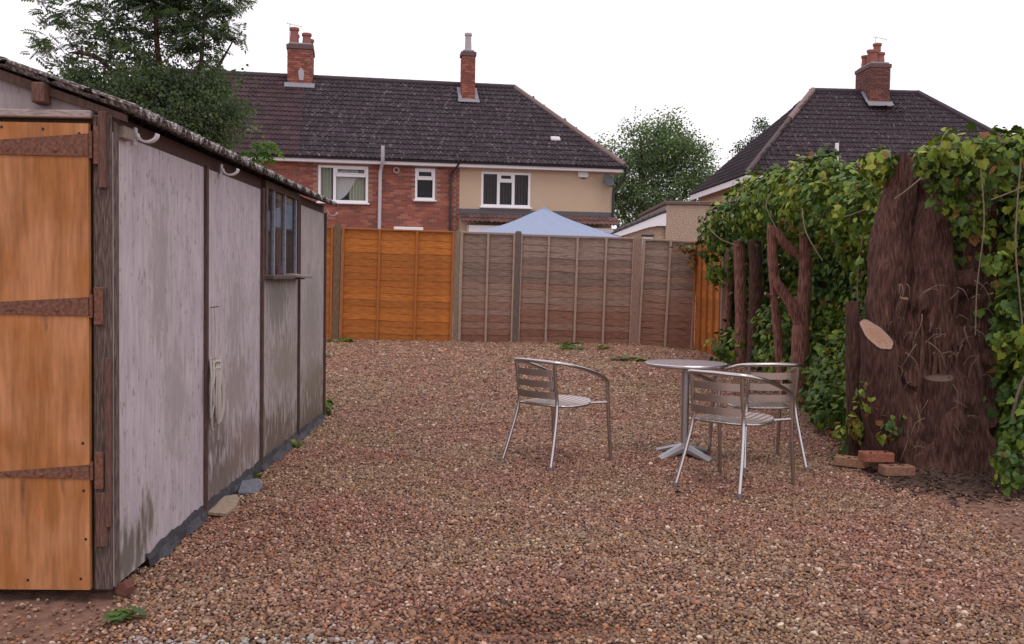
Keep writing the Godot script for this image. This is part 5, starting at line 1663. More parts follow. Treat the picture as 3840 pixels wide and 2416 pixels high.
	# shreds of bark hanging loose over the trunk
	for k in 80:
		var y := rng.randf_range(0.15, 2.05)
		var side := rng.randf_range(-1.0, 1.0)
		var lean := 0.0
		var cx := -0.05
		var wd := 0.3
		if y > 1.45:
			cx = -0.22 if rng.randf() < 0.5 else 0.05
			wd = 0.11
		var p := Vector3(cx + side * wd, y, 0.02 + sqrt(maxf(0.0, 1.0 - side * side)) * wd * 1.02 + rng.randf_range(0.0, 0.02))
		var ln := rng.randf_range(0.12, 0.42)
		var wq := rng.randf_range(0.006, 0.02)
		var curl := rng.randf_range(0.0, 0.05)
		var t := MB.new()
		var pr := []
		for i in 6:
			var f := i / 5.0
			var q := p + Vector3(0.02 * sin(f * 3.0 + k), -ln * f, curl * f * f + 0.006 * sin(f * 9.0 + k)) + Vector3(side, 0, 0) * curl * f * f
			var hw := wq * (0.35 + sin(f * PI) * 0.65)
			var e := [q + Vector3(-hw, 0, hw * side * 0.6), q + Vector3(0, 0, 0.006), q + Vector3(hw, 0, -hw * side * 0.6)]
			if pr.size():
				t.quad(e[0], e[1], pr[1], pr[0])
				t.quad(e[1], e[2], pr[2], pr[1])
			pr = e
		part(o, "bark_strip", t.mesh(), [bk, bd, shred][k % 3])
	# dead twigs caught in the bark
	for k in 90:
		var t := MB.new()
		var a := rng.randf_range(-2.6, -0.4)
		var y := 0.05 + 1.3 * pow(rng.randf(), 1.4)
		var r := 0.36
		var p := Vector3(cos(a) * r, y, -sin(a) * r) + Vector3(0.02, 0, 0.05)
		var q := p + Vector3(rng.randf_range(-0.13, 0.13), rng.randf_range(-0.2, 0.1), rng.randf_range(0.0, 0.12))
		t.tube(smooth_path([p, p.lerp(q, 0.5) + Vector3(rng.randf_range(-0.03, 0.03), 0.03, 0.02), q], 3), [0.005, 0.004, 0.003, 0.0025, 0.002, 0.0015, 0.001], 5)
		part(o, "twig", t.mesh(), grained("dry_twig", [[0.0, 0.12, 0.08, 0.055], [1.0, 0.34, 0.25, 0.18]], 0.04, Vector3(3, 3, 3)))
	# loose litter at the foot
	var xs := []
	var cs := []
	for k in 1800:
		var x := 2.98 + rng.randfn(0.0, 0.34)
		var z := -6.5 + rng.randfn(0.0, 0.26)
		if x < 2.4: continue
		xs.append(Transform3D(Basis.from_euler(Vector3(rng.randf_range(-0.5, 0.5), rng.randf() * TAU, rng.randf_range(-0.5, 0.5))).scaled_local(Vector3(rng.randf_range(0.015, 0.05), rng.randf_range(0.003, 0.01), rng.randf_range(0.006, 0.02))), Vector3(x, gh(x, z) + 0.008 + 0.05 * maxf(0.0, 1.0 - Vector2(x - 2.95, z + 6.8).length() / 0.5), z)))
		var v := rng.randf_range(0.5, 1.5)
		cs.append(Color(0.075 * v, 0.042 * v, 0.03 * v))
	var lit := Node3D.new()
	lit.name = "bark_litter"
	add_child(lit)
	lit.set_meta("kind", "stuff")
	tag(lit, "dark bark chips and litter round the stump foot", "litter")
	var lm := StandardMaterial3D.new()
	lm.vertex_color_use_as_albedo = true
	lm.roughness = 0.95
	scatter(lit, "litter", pebble_mesh(), lm, xs, cs)
	# stems of the old hedge, sawn off at fence height
	var stems := [
		["straight pinkish hedge stem sawn flat, slimmer of the pair", [Vector3(0.01, -0.05, 0), Vector3(0, 0.8, 0), Vector3(-0.05, 1.68, 0)], [0.088, 0.075, 0.07], Vector3(3.05, 0.16, -13.05), []],
		["straight dark hedge stem sawn flat, thicker of the pair", [Vector3(0.0, -0.05, 0), Vector3(0, 0.8, 0), Vector3(-0.03, 1.68, 0)], [0.098, 0.084, 0.075], Vector3(3.16, 0.16, -12.7), []],
		["forked hedge stem with a crooked side limb", [Vector3(0.02, -0.05, 0), Vector3(0.0, 0.7, 0), Vector3(0.03, 1.2, 0), Vector3(0.02, 1.85, 0)], [0.1, 0.085, 0.06, 0.048], Vector3(3.03, 0.08, -10.25), [
			[[Vector3(0.0, 0.75, 0.02), Vector3(-0.12, 1.0, 0.04), Vector3(-0.28, 1.25, 0.02), Vector3(-0.32, 1.55, 0), Vector3(-0.34, 1.82, 0)], [0.06, 0.055, 0.05, 0.046, 0.042]],
			[[Vector3(-0.3, 1.78, 0.0), Vector3(-0.22, 1.65, 0.03), Vector3(-0.08, 1.52, 0.03)], [0.04, 0.045, 0.04]]]],
		["thin leaning hedge stem left of the fork", [Vector3(0.1, -0.05, 0), Vector3(0.03, 0.7, 0), Vector3(-0.05, 1.3, 0)], [0.05, 0.042, 0.035], Vector3(2.93, 0.1, -10.9), []],
		["short dark hedge stem beside the edgewise orange panel", [Vector3(0.02, -0.05, 0), Vector3(0.0, 0.6, 0), Vector3(0.02, 1.2, 0)], [0.06, 0.05, 0.045], Vector3(3.05, 0.15, -13.85), []]]
	for i in stems.size():
		var q: Array = stems[i]
		var t := thing("hedge_stem", q[0], "tree stump", q[3], 0.0, "sawn hedge stems")
		var sb := MB.new()
		stem(sb, q[1], q[2], 26, 0.006, 20 + i)
		for e in q[4]: stem(sb, e[0], e[1], 20, 0.005, 40 + i)
		part(t, "trunk", sb.mesh(), bark("stem_bark", 1.4) if i != 1 else bark("brown_bark", 0.5))
		cut_face(t, q[1][-1] + Vector3(0, 0.003, 0), Vector3.UP, q[2][-1] * 0.95, oldcut)
		for e in [0.5, 0.8]:
			var kb := MB.new()
			var p: Vector3 = (q[1][0] as Vector3).lerp(q[1][-1], e)
			kb.tube([p, p + Vector3(-0.06, 0.05, 0.11).rotated(Vector3.UP, i * 1.1 + e * 3.0)], [0.022, 0.017], 10)
			part(t, "knot_stub", kb.mesh(), cutw if e > 0.6 else bark("brown_bark", 0.5))

# ---------------------------------------------------------------- ivy
func ivy_leaf() -> ArrayMesh:
	# five-lobed leaf about 1 across, stalk at the top, folded along its midrib
	var p := [Vector2(0, 0.3), Vector2(-0.22, 0.43), Vector2(-0.45, 0.28), Vector2(-0.4, 0.07), Vector2(-0.45, -0.12), Vector2(-0.25, -0.26), Vector2(0.03, -0.58), Vector2(0.27, -0.25), Vector2(0.44, -0.1), Vector2(0.41, 0.07), Vector2(0.46, 0.27), Vector2(0.23, 0.43)]
	var b := MB.new()
	var c := Vector3(0, 0.02, 0)
	for i in p.size():
		var a: Vector2 = p[i]
		var d: Vector2 = p[(i + 1) % p.size()]
		var va := Vector3(a.x, a.y, -0.28 * absf(a.x) - 0.12 * a.y * a.y)
		var vd := Vector3(d.x, d.y, -0.28 * absf(d.x) - 0.12 * d.y * d.y)
		b.tri(c, va, vd)
	return b.mesh()

func leaf_material() -> StandardMaterial3D:
	if mats.has("leaf"): return mats["leaf"]
	var m := StandardMaterial3D.new()
	m.vertex_color_use_as_albedo = true
	m.roughness = 0.5
	m.metallic_specular = 0.3
	m.backlight_enabled = true
	m.backlight = Color(0.35, 0.42, 0.12)
	m.cull_mode = BaseMaterial3D.CULL_DISABLED
	mats["leaf"] = m
	return m

func tree_leaf_material() -> StandardMaterial3D:
	# thin leaves against the sky: much of the light comes through them
	if mats.has("tree_leaf"): return mats["tree_leaf"]
	var m := leaf_material().duplicate() as StandardMaterial3D
	m.backlight = Color(0.85, 1.0, 0.6)
	mats["tree_leaf"] = m
	return m

func tone_material(i: int, c: Color) -> StandardMaterial3D:
	var key := "leaf_tone_%d" % i
	if mats.has(key): return mats[key]
	var m := StandardMaterial3D.new()
	m.albedo_color = c.linear_to_srgb()
	m.roughness = 0.5
	m.metallic_specular = 0.3
	m.backlight_enabled = true
	m.backlight = Color(0.35, 0.42, 0.12)
	m.cull_mode = BaseMaterial3D.CULL_DISABLED
	mats[key] = m
	return m

var tones := [Color(0.075, 0.13, 0.024), Color(0.115, 0.18, 0.028), Color(0.17, 0.235, 0.034), Color(0.045, 0.088, 0.025), Color(0.26, 0.3, 0.044), Color(0.075, 0.13, 0.04)]

func ivy(label: String, lobes: Array, per_m2: float, size: Vector2, gap: float, singles: int, seed_: int, brown := 0.02, stems := []) -> void:
	# lobes: [centre, radii, lean of tones towards yellow-green]
	var r := RandomNumberGenerator.new()
	r.seed = seed_
	var nz := FastNoiseLite.new()
	nz.seed = seed_
	nz.frequency = 1.0
	var c0: Vector3 = lobes[0][0]
	var o := thing("ivy", label, "ivy", Vector3(c0.x, gh(c0.x, c0.z), c0.z), 0.0, "ivy over the boundary")
	var leafs := []
	for l in lobes:
		var c: Vector3 = l[0]
		var rad: Vector3 = l[1]
		var area := 4.0 * PI * pow((pow(rad.x * rad.y, 1.6) + pow(rad.x * rad.z, 1.6) + pow(rad.y * rad.z, 1.6)) / 3.0, 1.0 / 1.6)
		for k in int(area * per_m2):
			var u := Vector3(r.randfn(), r.randfn(), r.randfn()).normalized()
			var depth := 1.0 - 0.5 * pow(r.randf(), 1.7)
			var rough := 1.0 + 0.45 * nz.get_noise_3d(c.x + u.x * 1.8, c.y + u.y * 1.8, c.z + u.z * 1.8)
			var p := c + u * rad * depth * rough
			if nz.get_noise_3d(p.x * 3.2, p.y * 3.2, p.z * 3.2) < gap: continue
			if p.y < gh(p.x, p.z) + 0.02: continue
			var nrm := (u / rad).normalized()
			nrm = (nrm + Vector3(r.randf_range(-0.9, 0.9), r.randf_range(-0.3, 1.0), r.randf_range(-0.9, 0.9))).normalized()
			var down := (Vector3.DOWN + Vector3(r.randf_range(-0.7, 0.7), r.randf_range(-0.2, 0.5), r.randf_range(-0.7, 0.7)))
			down = (down - nrm * down.dot(nrm)).normalized()
			var s := r.randf_range(size.x, size.y)
			var bs := Basis(-down.cross(nrm).normalized(), -down, nrm).scaled_local(Vector3(s, s, s))
			var patch: float = nz.get_noise_3d(p.x * 1.4 + 9.0, p.y * 1.4, p.z * 1.4) * 2.2 + r.randf_range(-0.9, 0.9) + l[2]
			var ti := 3
			if patch > 0.95: ti = 4
			elif patch > 0.45: ti = 2
			elif patch > 0.0: ti = 1
			elif patch > -0.5: ti = 0
			elif patch > -0.8: ti = 5
			var col: Color = tones[ti]
			var dead := r.randf() < brown
			if dead: col = Color(0.2, 0.09, 0.03)
			var near := depth * (1.0 if nrm.z > 0.1 or nrm.x < -0.3 else 0.4) * (1.0 if not dead else 0.2)
			leafs.append([near + 0.02 * p.z, Transform3D(bs, p - o.position), col, ti])
	leafs.sort_custom(func(a, b): return a[0] > b[0])
	var lm := ivy_leaf()
	for i in mini(singles, leafs.size()):
		part(o, "leaf", lm, tone_material(leafs[i][3], tones[leafs[i][3]]), leafs[i][1])
	var xs := []
	var cs := []
	for i in range(singles, leafs.size()):
		xs.append(leafs[i][1])
		var v := r.randf_range(0.8, 1.25)
		var cc: Color = leafs[i][2]
		cs.append(Color(cc.r * v, cc.g * v, cc.b * v))
	var mm := scatter(o, "foliage", lm, leaf_material(), xs, cs)
	mm.set_meta("kind", "stuff")
	for s in stems:
		var b := MB.new()
		var pts := []
		for p in s[0]: pts.append(p - o.position)
		b.tube(smooth_path(pts, 6), [s[1]], 7)
		part(o, "stem", b.mesh(), grained("ivy_stem", [[0.0, 0.1, 0.07, 0.05], [0.6, 0.19, 0.14, 0.1], [1.0, 0.28, 0.22, 0.17]], 0.04, Vector3(4, 1, 4)))

func make_ivy() -> void:
	var V := func(x: float, y: float, z: float) -> Vector3: return Vector3(x, y, z)
	# the long top overhanging the sawn stems
	ivy("long thick ivy mass arching over the sawn hedge stems", [
		[V.call(3.1, 2.15, -13.3), V.call(0.48, 0.4, 0.55), 0.1], [V.call(2.78, 1.95, -13.55), V.call(0.25, 0.42, 0.3), -0.1], [V.call(2.82, 1.55, -13.6), V.call(0.2, 0.36, 0.28), -0.2],
		[V.call(3.15, 2.27, -12.5), V.call(0.5, 0.42, 0.6), 0.15], [V.call(3.2, 2.3, -11.6), V.call(0.52, 0.42, 0.6), 0.1], [V.call(3.15, 2.22, -10.7), V.call(0.5, 0.42, 0.6), 0.15],
		[V.call(3.12, 2.16, -9.9), V.call(0.46, 0.4, 0.55), 0.1], [V.call(3.0, 2.38, -9.55), V.call(0.2, 0.26, 0.25), 0.2], [V.call(3.15, 2.02, -9.0), V.call(0.45, 0.36, 0.55), 0.1],
		[V.call(3.1, 1.92, -8.2), V.call(0.4, 0.38, 0.5), 0.3], [V.call(3.0, 1.95, -7.6), V.call(0.3, 0.34, 0.35), 0.35], [V.call(3.0, 1.5, -7.85), V.call(0.22, 0.5, 0.35), 0.1],
		[V.call(3.85, 2.2, -13.0), V.call(0.6, 0.42, 0.9), 0.1], [V.call(3.9, 2.25, -11.6), V.call(0.6, 0.42, 0.9), 0.1], [V.call(3.85, 2.15, -10.2), V.call(0.6, 0.42, 0.9), 0.1], [V.call(3.8, 2.0, -8.8), V.call(0.6, 0.42, 0.9), 0.1], [V.call(3.75, 2.0, -7.7), V.call(0.5, 0.4, 0.6), 0.1]],
		440, Vector2(0.03, 0.095), -0.06, 300, 11, 0.03, [
		[[V.call(2.95, 1.95, -7.6), V.call(2.8, 1.6, -7.5), V.call(2.84, 1.1, -7.45), V.call(2.9, 0.5, -7.4)], 0.006],
		[[V.call(2.9, 1.8, -8.1), V.call(2.82, 1.3, -8.0), V.call(2.9, 0.7, -8.0)], 0.006],
		[[V.call(2.7, 2.0, -9.2), V.call(2.66, 1.75, -8.9), V.call(2.75, 1.5, -8.7)], 0.005],
		[[V.call(2.6, 2.05, -13.2), V.call(2.66, 1.85, -12.6), V.call(2.8, 1.75, -12.2)], 0.007],
		[[V.call(2.75, 2.3, -10.4), V.call(2.62, 2.1, -10.2), V.call(2.68, 1.85, -10.0)], 0.005],
		[[V.call(2.8, 1.9, -8.6), V.call(2.74, 1.85, -8.2), V.call(2.8, 1.9, -7.7)], 0.006]])
	# the shaded wall of ivy behind the stems
	var wall := []
	var z := -14.0
	while z < -7.0:
		for y in [0.4, 1.05, 1.65]:
			wall.append([V.call(4.0 + rng.randf_range(-0.15, 0.15), y, z), V.call(0.32, 0.5, 0.55), 0.0])
		z += 0.8
	for zz in [-14.4, -15.2, -16.0, -16.9]:
		for y in [0.6, 1.3, 1.9]: wall.append([V.call(3.6, y, zz), V.call(0.3, 0.5, 0.5), 0.0])
	ivy("wall of ivy closing the boundary behind the sawn hedge stems", wall, 300, Vector2(0.06, 0.1), -0.5, 0, 12, 0.03)
	# low growth spilling onto the gravel
	ivy("low ivy clump spilling onto gravel between rear chair and stump", [
		[V.call(2.95, 0.35, -8.9), V.call(0.32, 0.36, 0.5), 0.1], [V.call(2.78, 0.22, -8.4), V.call(0.25, 0.24, 0.35), 0.15], [V.call(2.95, 0.4, -7.9), V.call(0.26, 0.42, 0.4), -0.1], [V.call(2.72, 0.2, -7.7), V.call(0.16, 0.22, 0.3), 0.0], [V.call(3.1, 0.75, -8.4), V.call(0.25, 0.4, 0.6), -0.1]],
		430, Vector2(0.04, 0.075), -0.15, 200, 13, 0.02)
	ivy("small ivy tuft on the stump foot above the bricks", [
		[V.call(2.54, 0.52, -6.78), V.call(0.15, 0.16, 0.1), 0.0], [V.call(2.62, 0.34, -6.72), V.call(0.1, 0.14, 0.07), -0.1], [V.call(2.47, 0.32, -6.95), V.call(0.07, 0.18, 0.08), -0.1], [V.call(2.37, 0.16, -7.02), V.call(0.07, 0.14, 0.08), 0.0]],
		560, Vector2(0.03, 0.065), -0.15, 60, 14, 0.25)
	ivy("ivy shoots round the feet of the paired hedge stems", [
		[V.call(3.0, 0.4, -13.3), V.call(0.3, 0.3, 0.4), -0.1], [V.call(3.2, 0.6, -12.0), V.call(0.25, 0.5, 0.6), -0.2], [V.call(3.15, 0.5, -11.2), V.call(0.25, 0.45, 0.5), -0.1], [V.call(3.2, 0.45, -9.7), V.call(0.25, 0.4, 0.5), -0.1]],
		200, Vector2(0.06, 0.1), -0.2, 0, 15, 0.02)
	# over and beside the big trunk
	ivy("bright ivy crowning the massive trunk and trailing down beside it", [
		[V.call(2.98, 2.2, -6.55), V.call(0.26, 0.15, 0.2), 0.5], [V.call(3.2, 2.12, -6.5), V.call(0.3, 0.22, 0.22), 0.3], [V.call(3.45, 2.2, -6.45), V.call(0.25, 0.24, 0.24), 0.4], [V.call(2.95, 2.0, -6.7), V.call(0.15, 0.24, 0.12), -0.1], [V.call(2.86, 2.16, -6.75), V.call(0.14, 0.12, 0.12), 0.3],
		[V.call(3.45, 1.72, -6.4), V.call(0.2, 0.24, 0.2), 0.2], [V.call(3.46, 1.3, -6.35), V.call(0.16, 0.26, 0.16), 0.25], [V.call(3.85, 2.15, -6.9), V.call(0.5, 0.3, 0.5), 0.2], [V.call(3.12, 1.45, -6.3), V.call(0.09, 0.08, 0.07), 0.5], [V.call(3.4, 0.9, -6.25), V.call(0.16, 0.22, 0.18), 0.0], [V.call(2.62, 2.16, -7.1), V.call(0.12, 0.14, 0.14), 0.4], [V.call(3.12, 1.85, -6.75), V.call(0.14, 0.26, 0.14), 0.0], [V.call(3.3, 1.05, -6.5), V.call(0.12, 0.3, 0.14), 0.0]],
		540, Vector2(0.028, 0.085), -0.14, 300, 16, 0.02, [
		[[V.call(3.0, 2.05, -6.33), V.call(3.02, 1.7, -6.3), V.call(2.99, 1.3, -6.3), V.call(3.0, 0.98, -6.32)], 0.004],
		[[V.call(3.24, 2.1, -6.3), V.call(3.2, 1.6, -6.25), V.call(3.24, 1.2, -6.24), V.call(3.28, 0.95, -6.25)], 0.005],
		[[V.call(3.05, 1.85, -6.28), V.call(3.25, 1.95, -6.22), V.call(3.4, 2.12, -6.2), V.call(3.55, 2.3, -6.2)], 0.005],
		[[V.call(2.5, 1.86, -6.45), V.call(2.58, 1.93, -6.42), V.call(2.66, 2.0, -6.42)], 0.005]])
	ivy("ivy bank filling the corner past the massive trunk down to the gravel", [
		[V.call(3.28, 0.3, -6.12), V.call(0.2, 0.3, 0.22), 0.0], [V.call(3.1, 0.2, -5.98), V.call(0.12, 0.16, 0.14), -0.1], [V.call(3.5, 0.55, -6.2), V.call(0.25, 0.5, 0.25), 0.1]],
		480, Vector2(0.035, 0.075), -0.15, 150, 17, 0.02, [[[V.call(3.2, 0.3, -6.25), V.call(3.24, 0.62, -6.22), V.call(3.34, 0.85, -6.2), V.call(3.55, 1.15, -6.2)], 0.011]])
	var back := []
	for q in [[3.75, 0.5, -6.9], [3.8, 1.2, -6.9], [3.85, 1.8, -6.9], [4.3, 0.8, -6.8], [4.3, 1.6, -6.8], [3.5, 0.8, -7.3], [3.5, 1.5, -7.3]]:
		back.append([V.call(q[0], q[1], q[2]), V.call(0.42, 0.5, 0.35), 0.0])
	ivy("ivy thicket filling the space behind the massive trunk", back, 300, Vector2(0.05, 0.09), -0.5, 0, 18, 0.03)
	# red-brown sprig over the last weathered panel
	ivy("rusty dying ivy sprig hanging over the weathered fence corner", [[V.call(2.72, 1.83, -15.85), V.call(0.2, 0.09, 0.07), 0.0], [V.call(2.9, 1.62, -15.85), V.call(0.07, 0.25, 0.06), 0.0]], 260, Vector2(0.05, 0.08), -0.1, 0, 19, 0.7)

# ---------------------------------------------------------------- trees
func spray_mesh(pairs: int, leaf_len: float, leaf_w: float) -> ArrayMesh:
	# pinnate leaf: leaflets in pairs along a drooping stalk, stalk along +x
	var b := MB.new()
	for i in pairs:
		var f := (i + 0.6) / pairs
		var base := Vector3(f, -0.18 * f * f, 0)
		for s in [-1, 1]:
			var d := Vector3(0.55, -0.25, s).normalized() * leaf_len
			var w := Vector3(1, 0, -0.5 * s).normalized() * leaf_w
			var mid := base + d * 0.5 + Vector3(0, 0.03, 0)
			b.tri(base, mid - w * 0.5, mid + w * 0.5)
			b.tri(mid - w * 0.5, base + d, mid + w * 0.5)
	var tip := Vector3(1, -0.18, 0)
	b.tri(tip, tip + Vector3(leaf_len * 0.5, -0.05, leaf_w * 0.5), tip + Vector3(leaf_len * 0.5, -0.05, -leaf_w * 0.5))
	b.tri(tip + Vector3(leaf_len * 0.5, -0.05, leaf_w * 0.5), tip + Vector3(leaf_len, -0.2, 0), tip + Vector3(leaf_len * 0.5, -0.05, -leaf_w * 0.5))
	return b.mesh()

func clump_mesh(n: int, s: int) -> ArrayMesh:
	# a handful of separate rhomboid leaves in a ball of radius 1
	var r := RandomNumberGenerator.new()
	r.seed = s
	var b := MB.new()
	for i in n:
		var c := Vector3(r.randfn(), r.randfn(), r.randfn()).normalized() * pow(r.randf(), 0.4)
		var d := (Vector3(r.randfn(), r.randfn() - 0.4, r.randfn())).normalized() * 0.36
		var w := d.cross(Vector3(r.randfn(), r.randfn(), r.randfn())).normalized() * 0.17
		var up := d.cross(w).normalized() * 0.04
		b.tri(c, c + d * 0.5 + w + up, c + d)
		b.tri(c, c + d, c + d * 0.5 - w + up)
	return b.mesh()

func crown_points(lobes: Array, count: int, r: RandomNumberGenerator, hollow: float) -> Array:
	var vol := []
	var tot := 0.0
	for l in lobes:
		tot += l[1].x * l[1].y * l[2]
		vol.append(tot)
	var out := []
	for k in count:
		var q := r.randf() * tot
		var i := 0
		while q > vol[i]: i += 1
		var u := Vector3(r.randfn(), r.randfn(), r.randfn()).normalized()
		var d := lerpf(hollow, 1.0, pow(r.randf(), 0.6)) if r.randf() < 0.85 else r.randf_range(1.0, 1.18)
		out.append([lobes[i][0] + u * lobes[i][1] * d, u])
	return out

func tree(called: String, label: String, at: Vector3, limbs: Array, lobes: Array, count: int, leaf: ArrayMesh, sz: Vector2, hues: Array, bm: Material, seed_: int, clusters := 0, spread := 0.3, hollow := 0.3) -> Node3D:
	var o := thing(called, label, "tree" if called != "shrub" else "shrub", at)
	var r := RandomNumberGenerator.new()
	r.seed = seed_
	var b := MB.new()
	for l in limbs:
		var d := dense(l[0], l[1], 0.25)
		b.tube(d[0], d[1], 10, true, 0.008, wood_noise(seed_))
	part(o, "trunk", b.mesh(), bm)
	var pts := []
	if clusters:
		# leaves gather on twig ends, so that gaps stay open between them
		for c in crown_points(lobes, clusters, r, hollow):
			var n := int(count / clusters * r.randf_range(0.4, 1.6))
			for k in n:
				pts.append([c[0] + Vector3(r.randfn(), r.randfn() * 0.75, r.randfn()) * spread * r.randf_range(0.4, 1.0), c[1]])
	else:
		pts = crown_points(lobes, count, r, hollow)
	var xs := []
	var cs := []
	for p in pts:
		var s := r.randf_range(sz.x, sz.y)
		var bs := Basis.from_euler(Vector3(r.randf_range(-0.6, 0.6), r.randf() * TAU, r.randf_range(-0.7, 0.3))).scaled_local(Vector3(s, s, s))
		xs.append(Transform3D(bs, p[0]))
		var c: Color = hues[r.randi() % hues.size()]
		var v := r.randf_range(0.75, 1.3)
		cs.append(Color(c.r * v, c.g * v, c.b * v))
	scatter(o, "crown", leaf, tree_leaf_material(), xs, cs).set_meta("kind", "stuff")
	return o

func make_trees() -> void:
	var bk := bark("brown_bark", 0.8)
	# feathery tree behind the shed
	var hues := [Color(0.135, 0.165, 0.135), Color(0.155, 0.185, 0.15), Color(0.115, 0.145, 0.125), Color(0.175, 0.205, 0.14)]
	var base := Vector3(-4.9, 0.1, -14.0)
	var lobes := []
	for q in SPARSE: lobes.append([Vector3(q[0], q[1], q[2]) - base, Vector3(q[3], q[3] * q[4], q[3]), 1.0])
	var limbs := [[[Vector3(0, 0, 0), Vector3(0.05, 1.8, 0), Vector3(0.0, 3.2, 0), Vector3(-0.2, 4.6, 0), Vector3(-0.1, 6.0, 0)], [0.1, 0.075, 0.05, 0.03, 0.012]],
		[[Vector3(0.0, 2.8, 0), Vector3(0.35, 3.6, 0.1), Vector3(0.5, 4.5, 0.1), Vector3(0.45, 5.6, 0)], [0.05, 0.03, 0.02, 0.008]],
		[[Vector3(0.0, 3.0, 0), Vector3(-0.5, 3.7, 0.1), Vector3(-0.95, 4.2, 0.2), Vector3(-1.35, 4.25, 0.2)], [0.06, 0.04, 0.025, 0.008]],
		[[Vector3(0.3, 3.5, 0.1), Vector3(0.6, 4.0, 0.0), Vector3(0.85, 4.5, -0.1)], [0.03, 0.02, 0.006]]]
	tree("ash_tree", "tall feathery dark leaved tree behind the shed roof", base, limbs, lobes, 2500, spray_mesh(5, 0.5, 0.2), Vector2(0.1, 0.19), hues, bk, 61, 210, 0.15, 0.3)
	var lob2 := []
	for q in DENSE: lob2.append([Vector3(q[0], q[1], q[2]) - base, Vector3(q[3], q[3] * q[4], q[3]), 1.0])
	tree("shrub", "dense dark green shrub between shed roof and brown tiled roof", base + Vector3(0.3, 0, 0.3), [[[Vector3(0, 0, 0), Vector3(0, 1.5, 0), Vector3(-0.2, 2.9, 0)], [0.1, 0.08, 0.03]]], lob2.map(func(l): return [l[0] - Vector3(0.3, 0, 0.3), l[1], l[2]]), 3900, clump_mesh(9, 2), Vector2(0.07, 0.15), [Color(0.115, 0.15, 0.1), Color(0.135, 0.175, 0.1), Color(0.095, 0.125, 0.09), Color(0.17, 0.21, 0.11)], bk, 62, 300, 0.2, 0.2)
	# bright shoot poking above the eaves
	tree("shrub", "bright green leafy shoot poking above the corrugated eaves", Vector3(-2.75, 0.05, -10.4), [[[Vector3(0, 0, 0), Vector3(0.0, 1.4, 0), Vector3(0.03, 2.6, 0)], [0.025, 0.018, 0.006]]], [[Vector3(0.03, 2.5, 0), Vector3(0.13, 0.17, 0.13), 1.0], [Vector3(0.15, 2.62, 0), Vector3(0.1, 0.07, 0.1), 1.0], [Vector3(-0.02, 2.2, 0), Vector3(0.14, 0.2, 0.14), 1.0]], 120, spray_mesh(3, 0.5, 0.3), Vector2(0.08, 0.14), [Color(0.11, 0.2, 0.05), Color(0.085, 0.16, 0.045), Color(0.15, 0.23, 0.06)], bk, 63, 0, 0.2, 0.1)
	# round tree in the gap between the houses
	var b2 := Vector3(6.8, 0, -50.0)
	var l3 := []
	for q in FAR: l3.append([Vector3(q[0], q[1], q[2]) - b2, Vector3(q[3], q[3] * 0.9, q[3]), 1.0])
	tree("broadleaf_tree", "round leafy green tree filling the gap between the two houses", b2, [[[Vector3(0, 0, 0), Vector3(0, 2.5, 0), Vector3(-0.3, 5.5, 0), Vector3(-0.4, 8.5, 0)], [0.35, 0.28, 0.15, 0.05]], [[Vector3(0, 3, 0), Vector3(1.5, 5, 0), Vector3(2.3, 6.8, 0)], [0.18, 0.1, 0.04]], [[Vector3(0, 3, 0), Vector3(-1.4, 5, 0), Vector3(-2.1, 7, 0)], [0.18, 0.1, 0.04]]], l3, 3600, clump_mesh(10, 5), Vector2(0.22, 0.42), [Color(0.175, 0.235, 0.14), Color(0.205, 0.265, 0.15), Color(0.155, 0.21, 0.13), Color(0.25, 0.31, 0.18)], bk, 64, 150, 0.5, 0.2)
	tree("broadleaf_tree", "distant tree tip showing past the left slope of the hipped roof", Vector3(14.0, 0, -56.0), [[[Vector3(0, 0, 0), Vector3(0, 5, 0), Vector3(0, 9, 0)], [0.3, 0.2, 0.06]]], [[Vector3(-0.1, 8.5, 0), Vector3(1.0, 1.6, 1.0), 1.0], [Vector3(-0.9, 7.4, 0), Vector3(1.2, 1.2, 1.0), 1.0], [Vector3(0.3, 6.5, 0), Vector3(1.6, 1.6, 1.2), 1.0]], 2600, clump_mesh(10, 6), Vector2(0.22, 0.36), [Color(0.07, 0.12, 0.06), Color(0.09, 0.14, 0.07)], bk, 65, 90, 0.4, 0.25)

# ---------------------------------------------------------------- small things
func sprig(label: String, p: Vector3, n: int, ext: Vector2, size: float, seed_: int, lift := 0.02) -> void:
	var r := RandomNumberGenerator.new()
	r.seed = seed_
	var o := thing("fallen_sprig", label, "leaf sprig", Vector3(p.x, gh(p.x, p.z), p.z), 0.0, "fallen leaf sprigs on the gravel")
	var b := MB.new()
	b.tube(smooth_path([Vector3(-ext.x, 0.018, 0), Vector3(0, 0.03, ext.y * 0.3), Vector3(ext.x, 0.016, -ext.y * 0.2)], 4), [0.004], 6)
	part(o, "stalk", b.mesh(), tone_material(9, Color(0.14, 0.12, 0.04)))
	var lm := ivy_leaf()
	for k in n:
		var s := size * r.randf_range(0.7, 1.25)
		var bs := Basis.from_euler(Vector3(-PI / 2 + r.randf_range(-0.5, 0.6), r.randf() * TAU, r.randf_range(-0.4, 0.4)), EULER_ORDER_YXZ).scaled_local(Vector3(s, s, s))
		var ti: int = [0, 1, 3, 5][r.randi() % 4]
		part(o, "leaf", lm, tone_material(ti, tones[ti]), at_pos(Vector3(r.randf_range(-1, 1) * ext.x, lift + r.randf() * 0.5 * size, r.randf_range(-1, 1) * ext.y), bs))

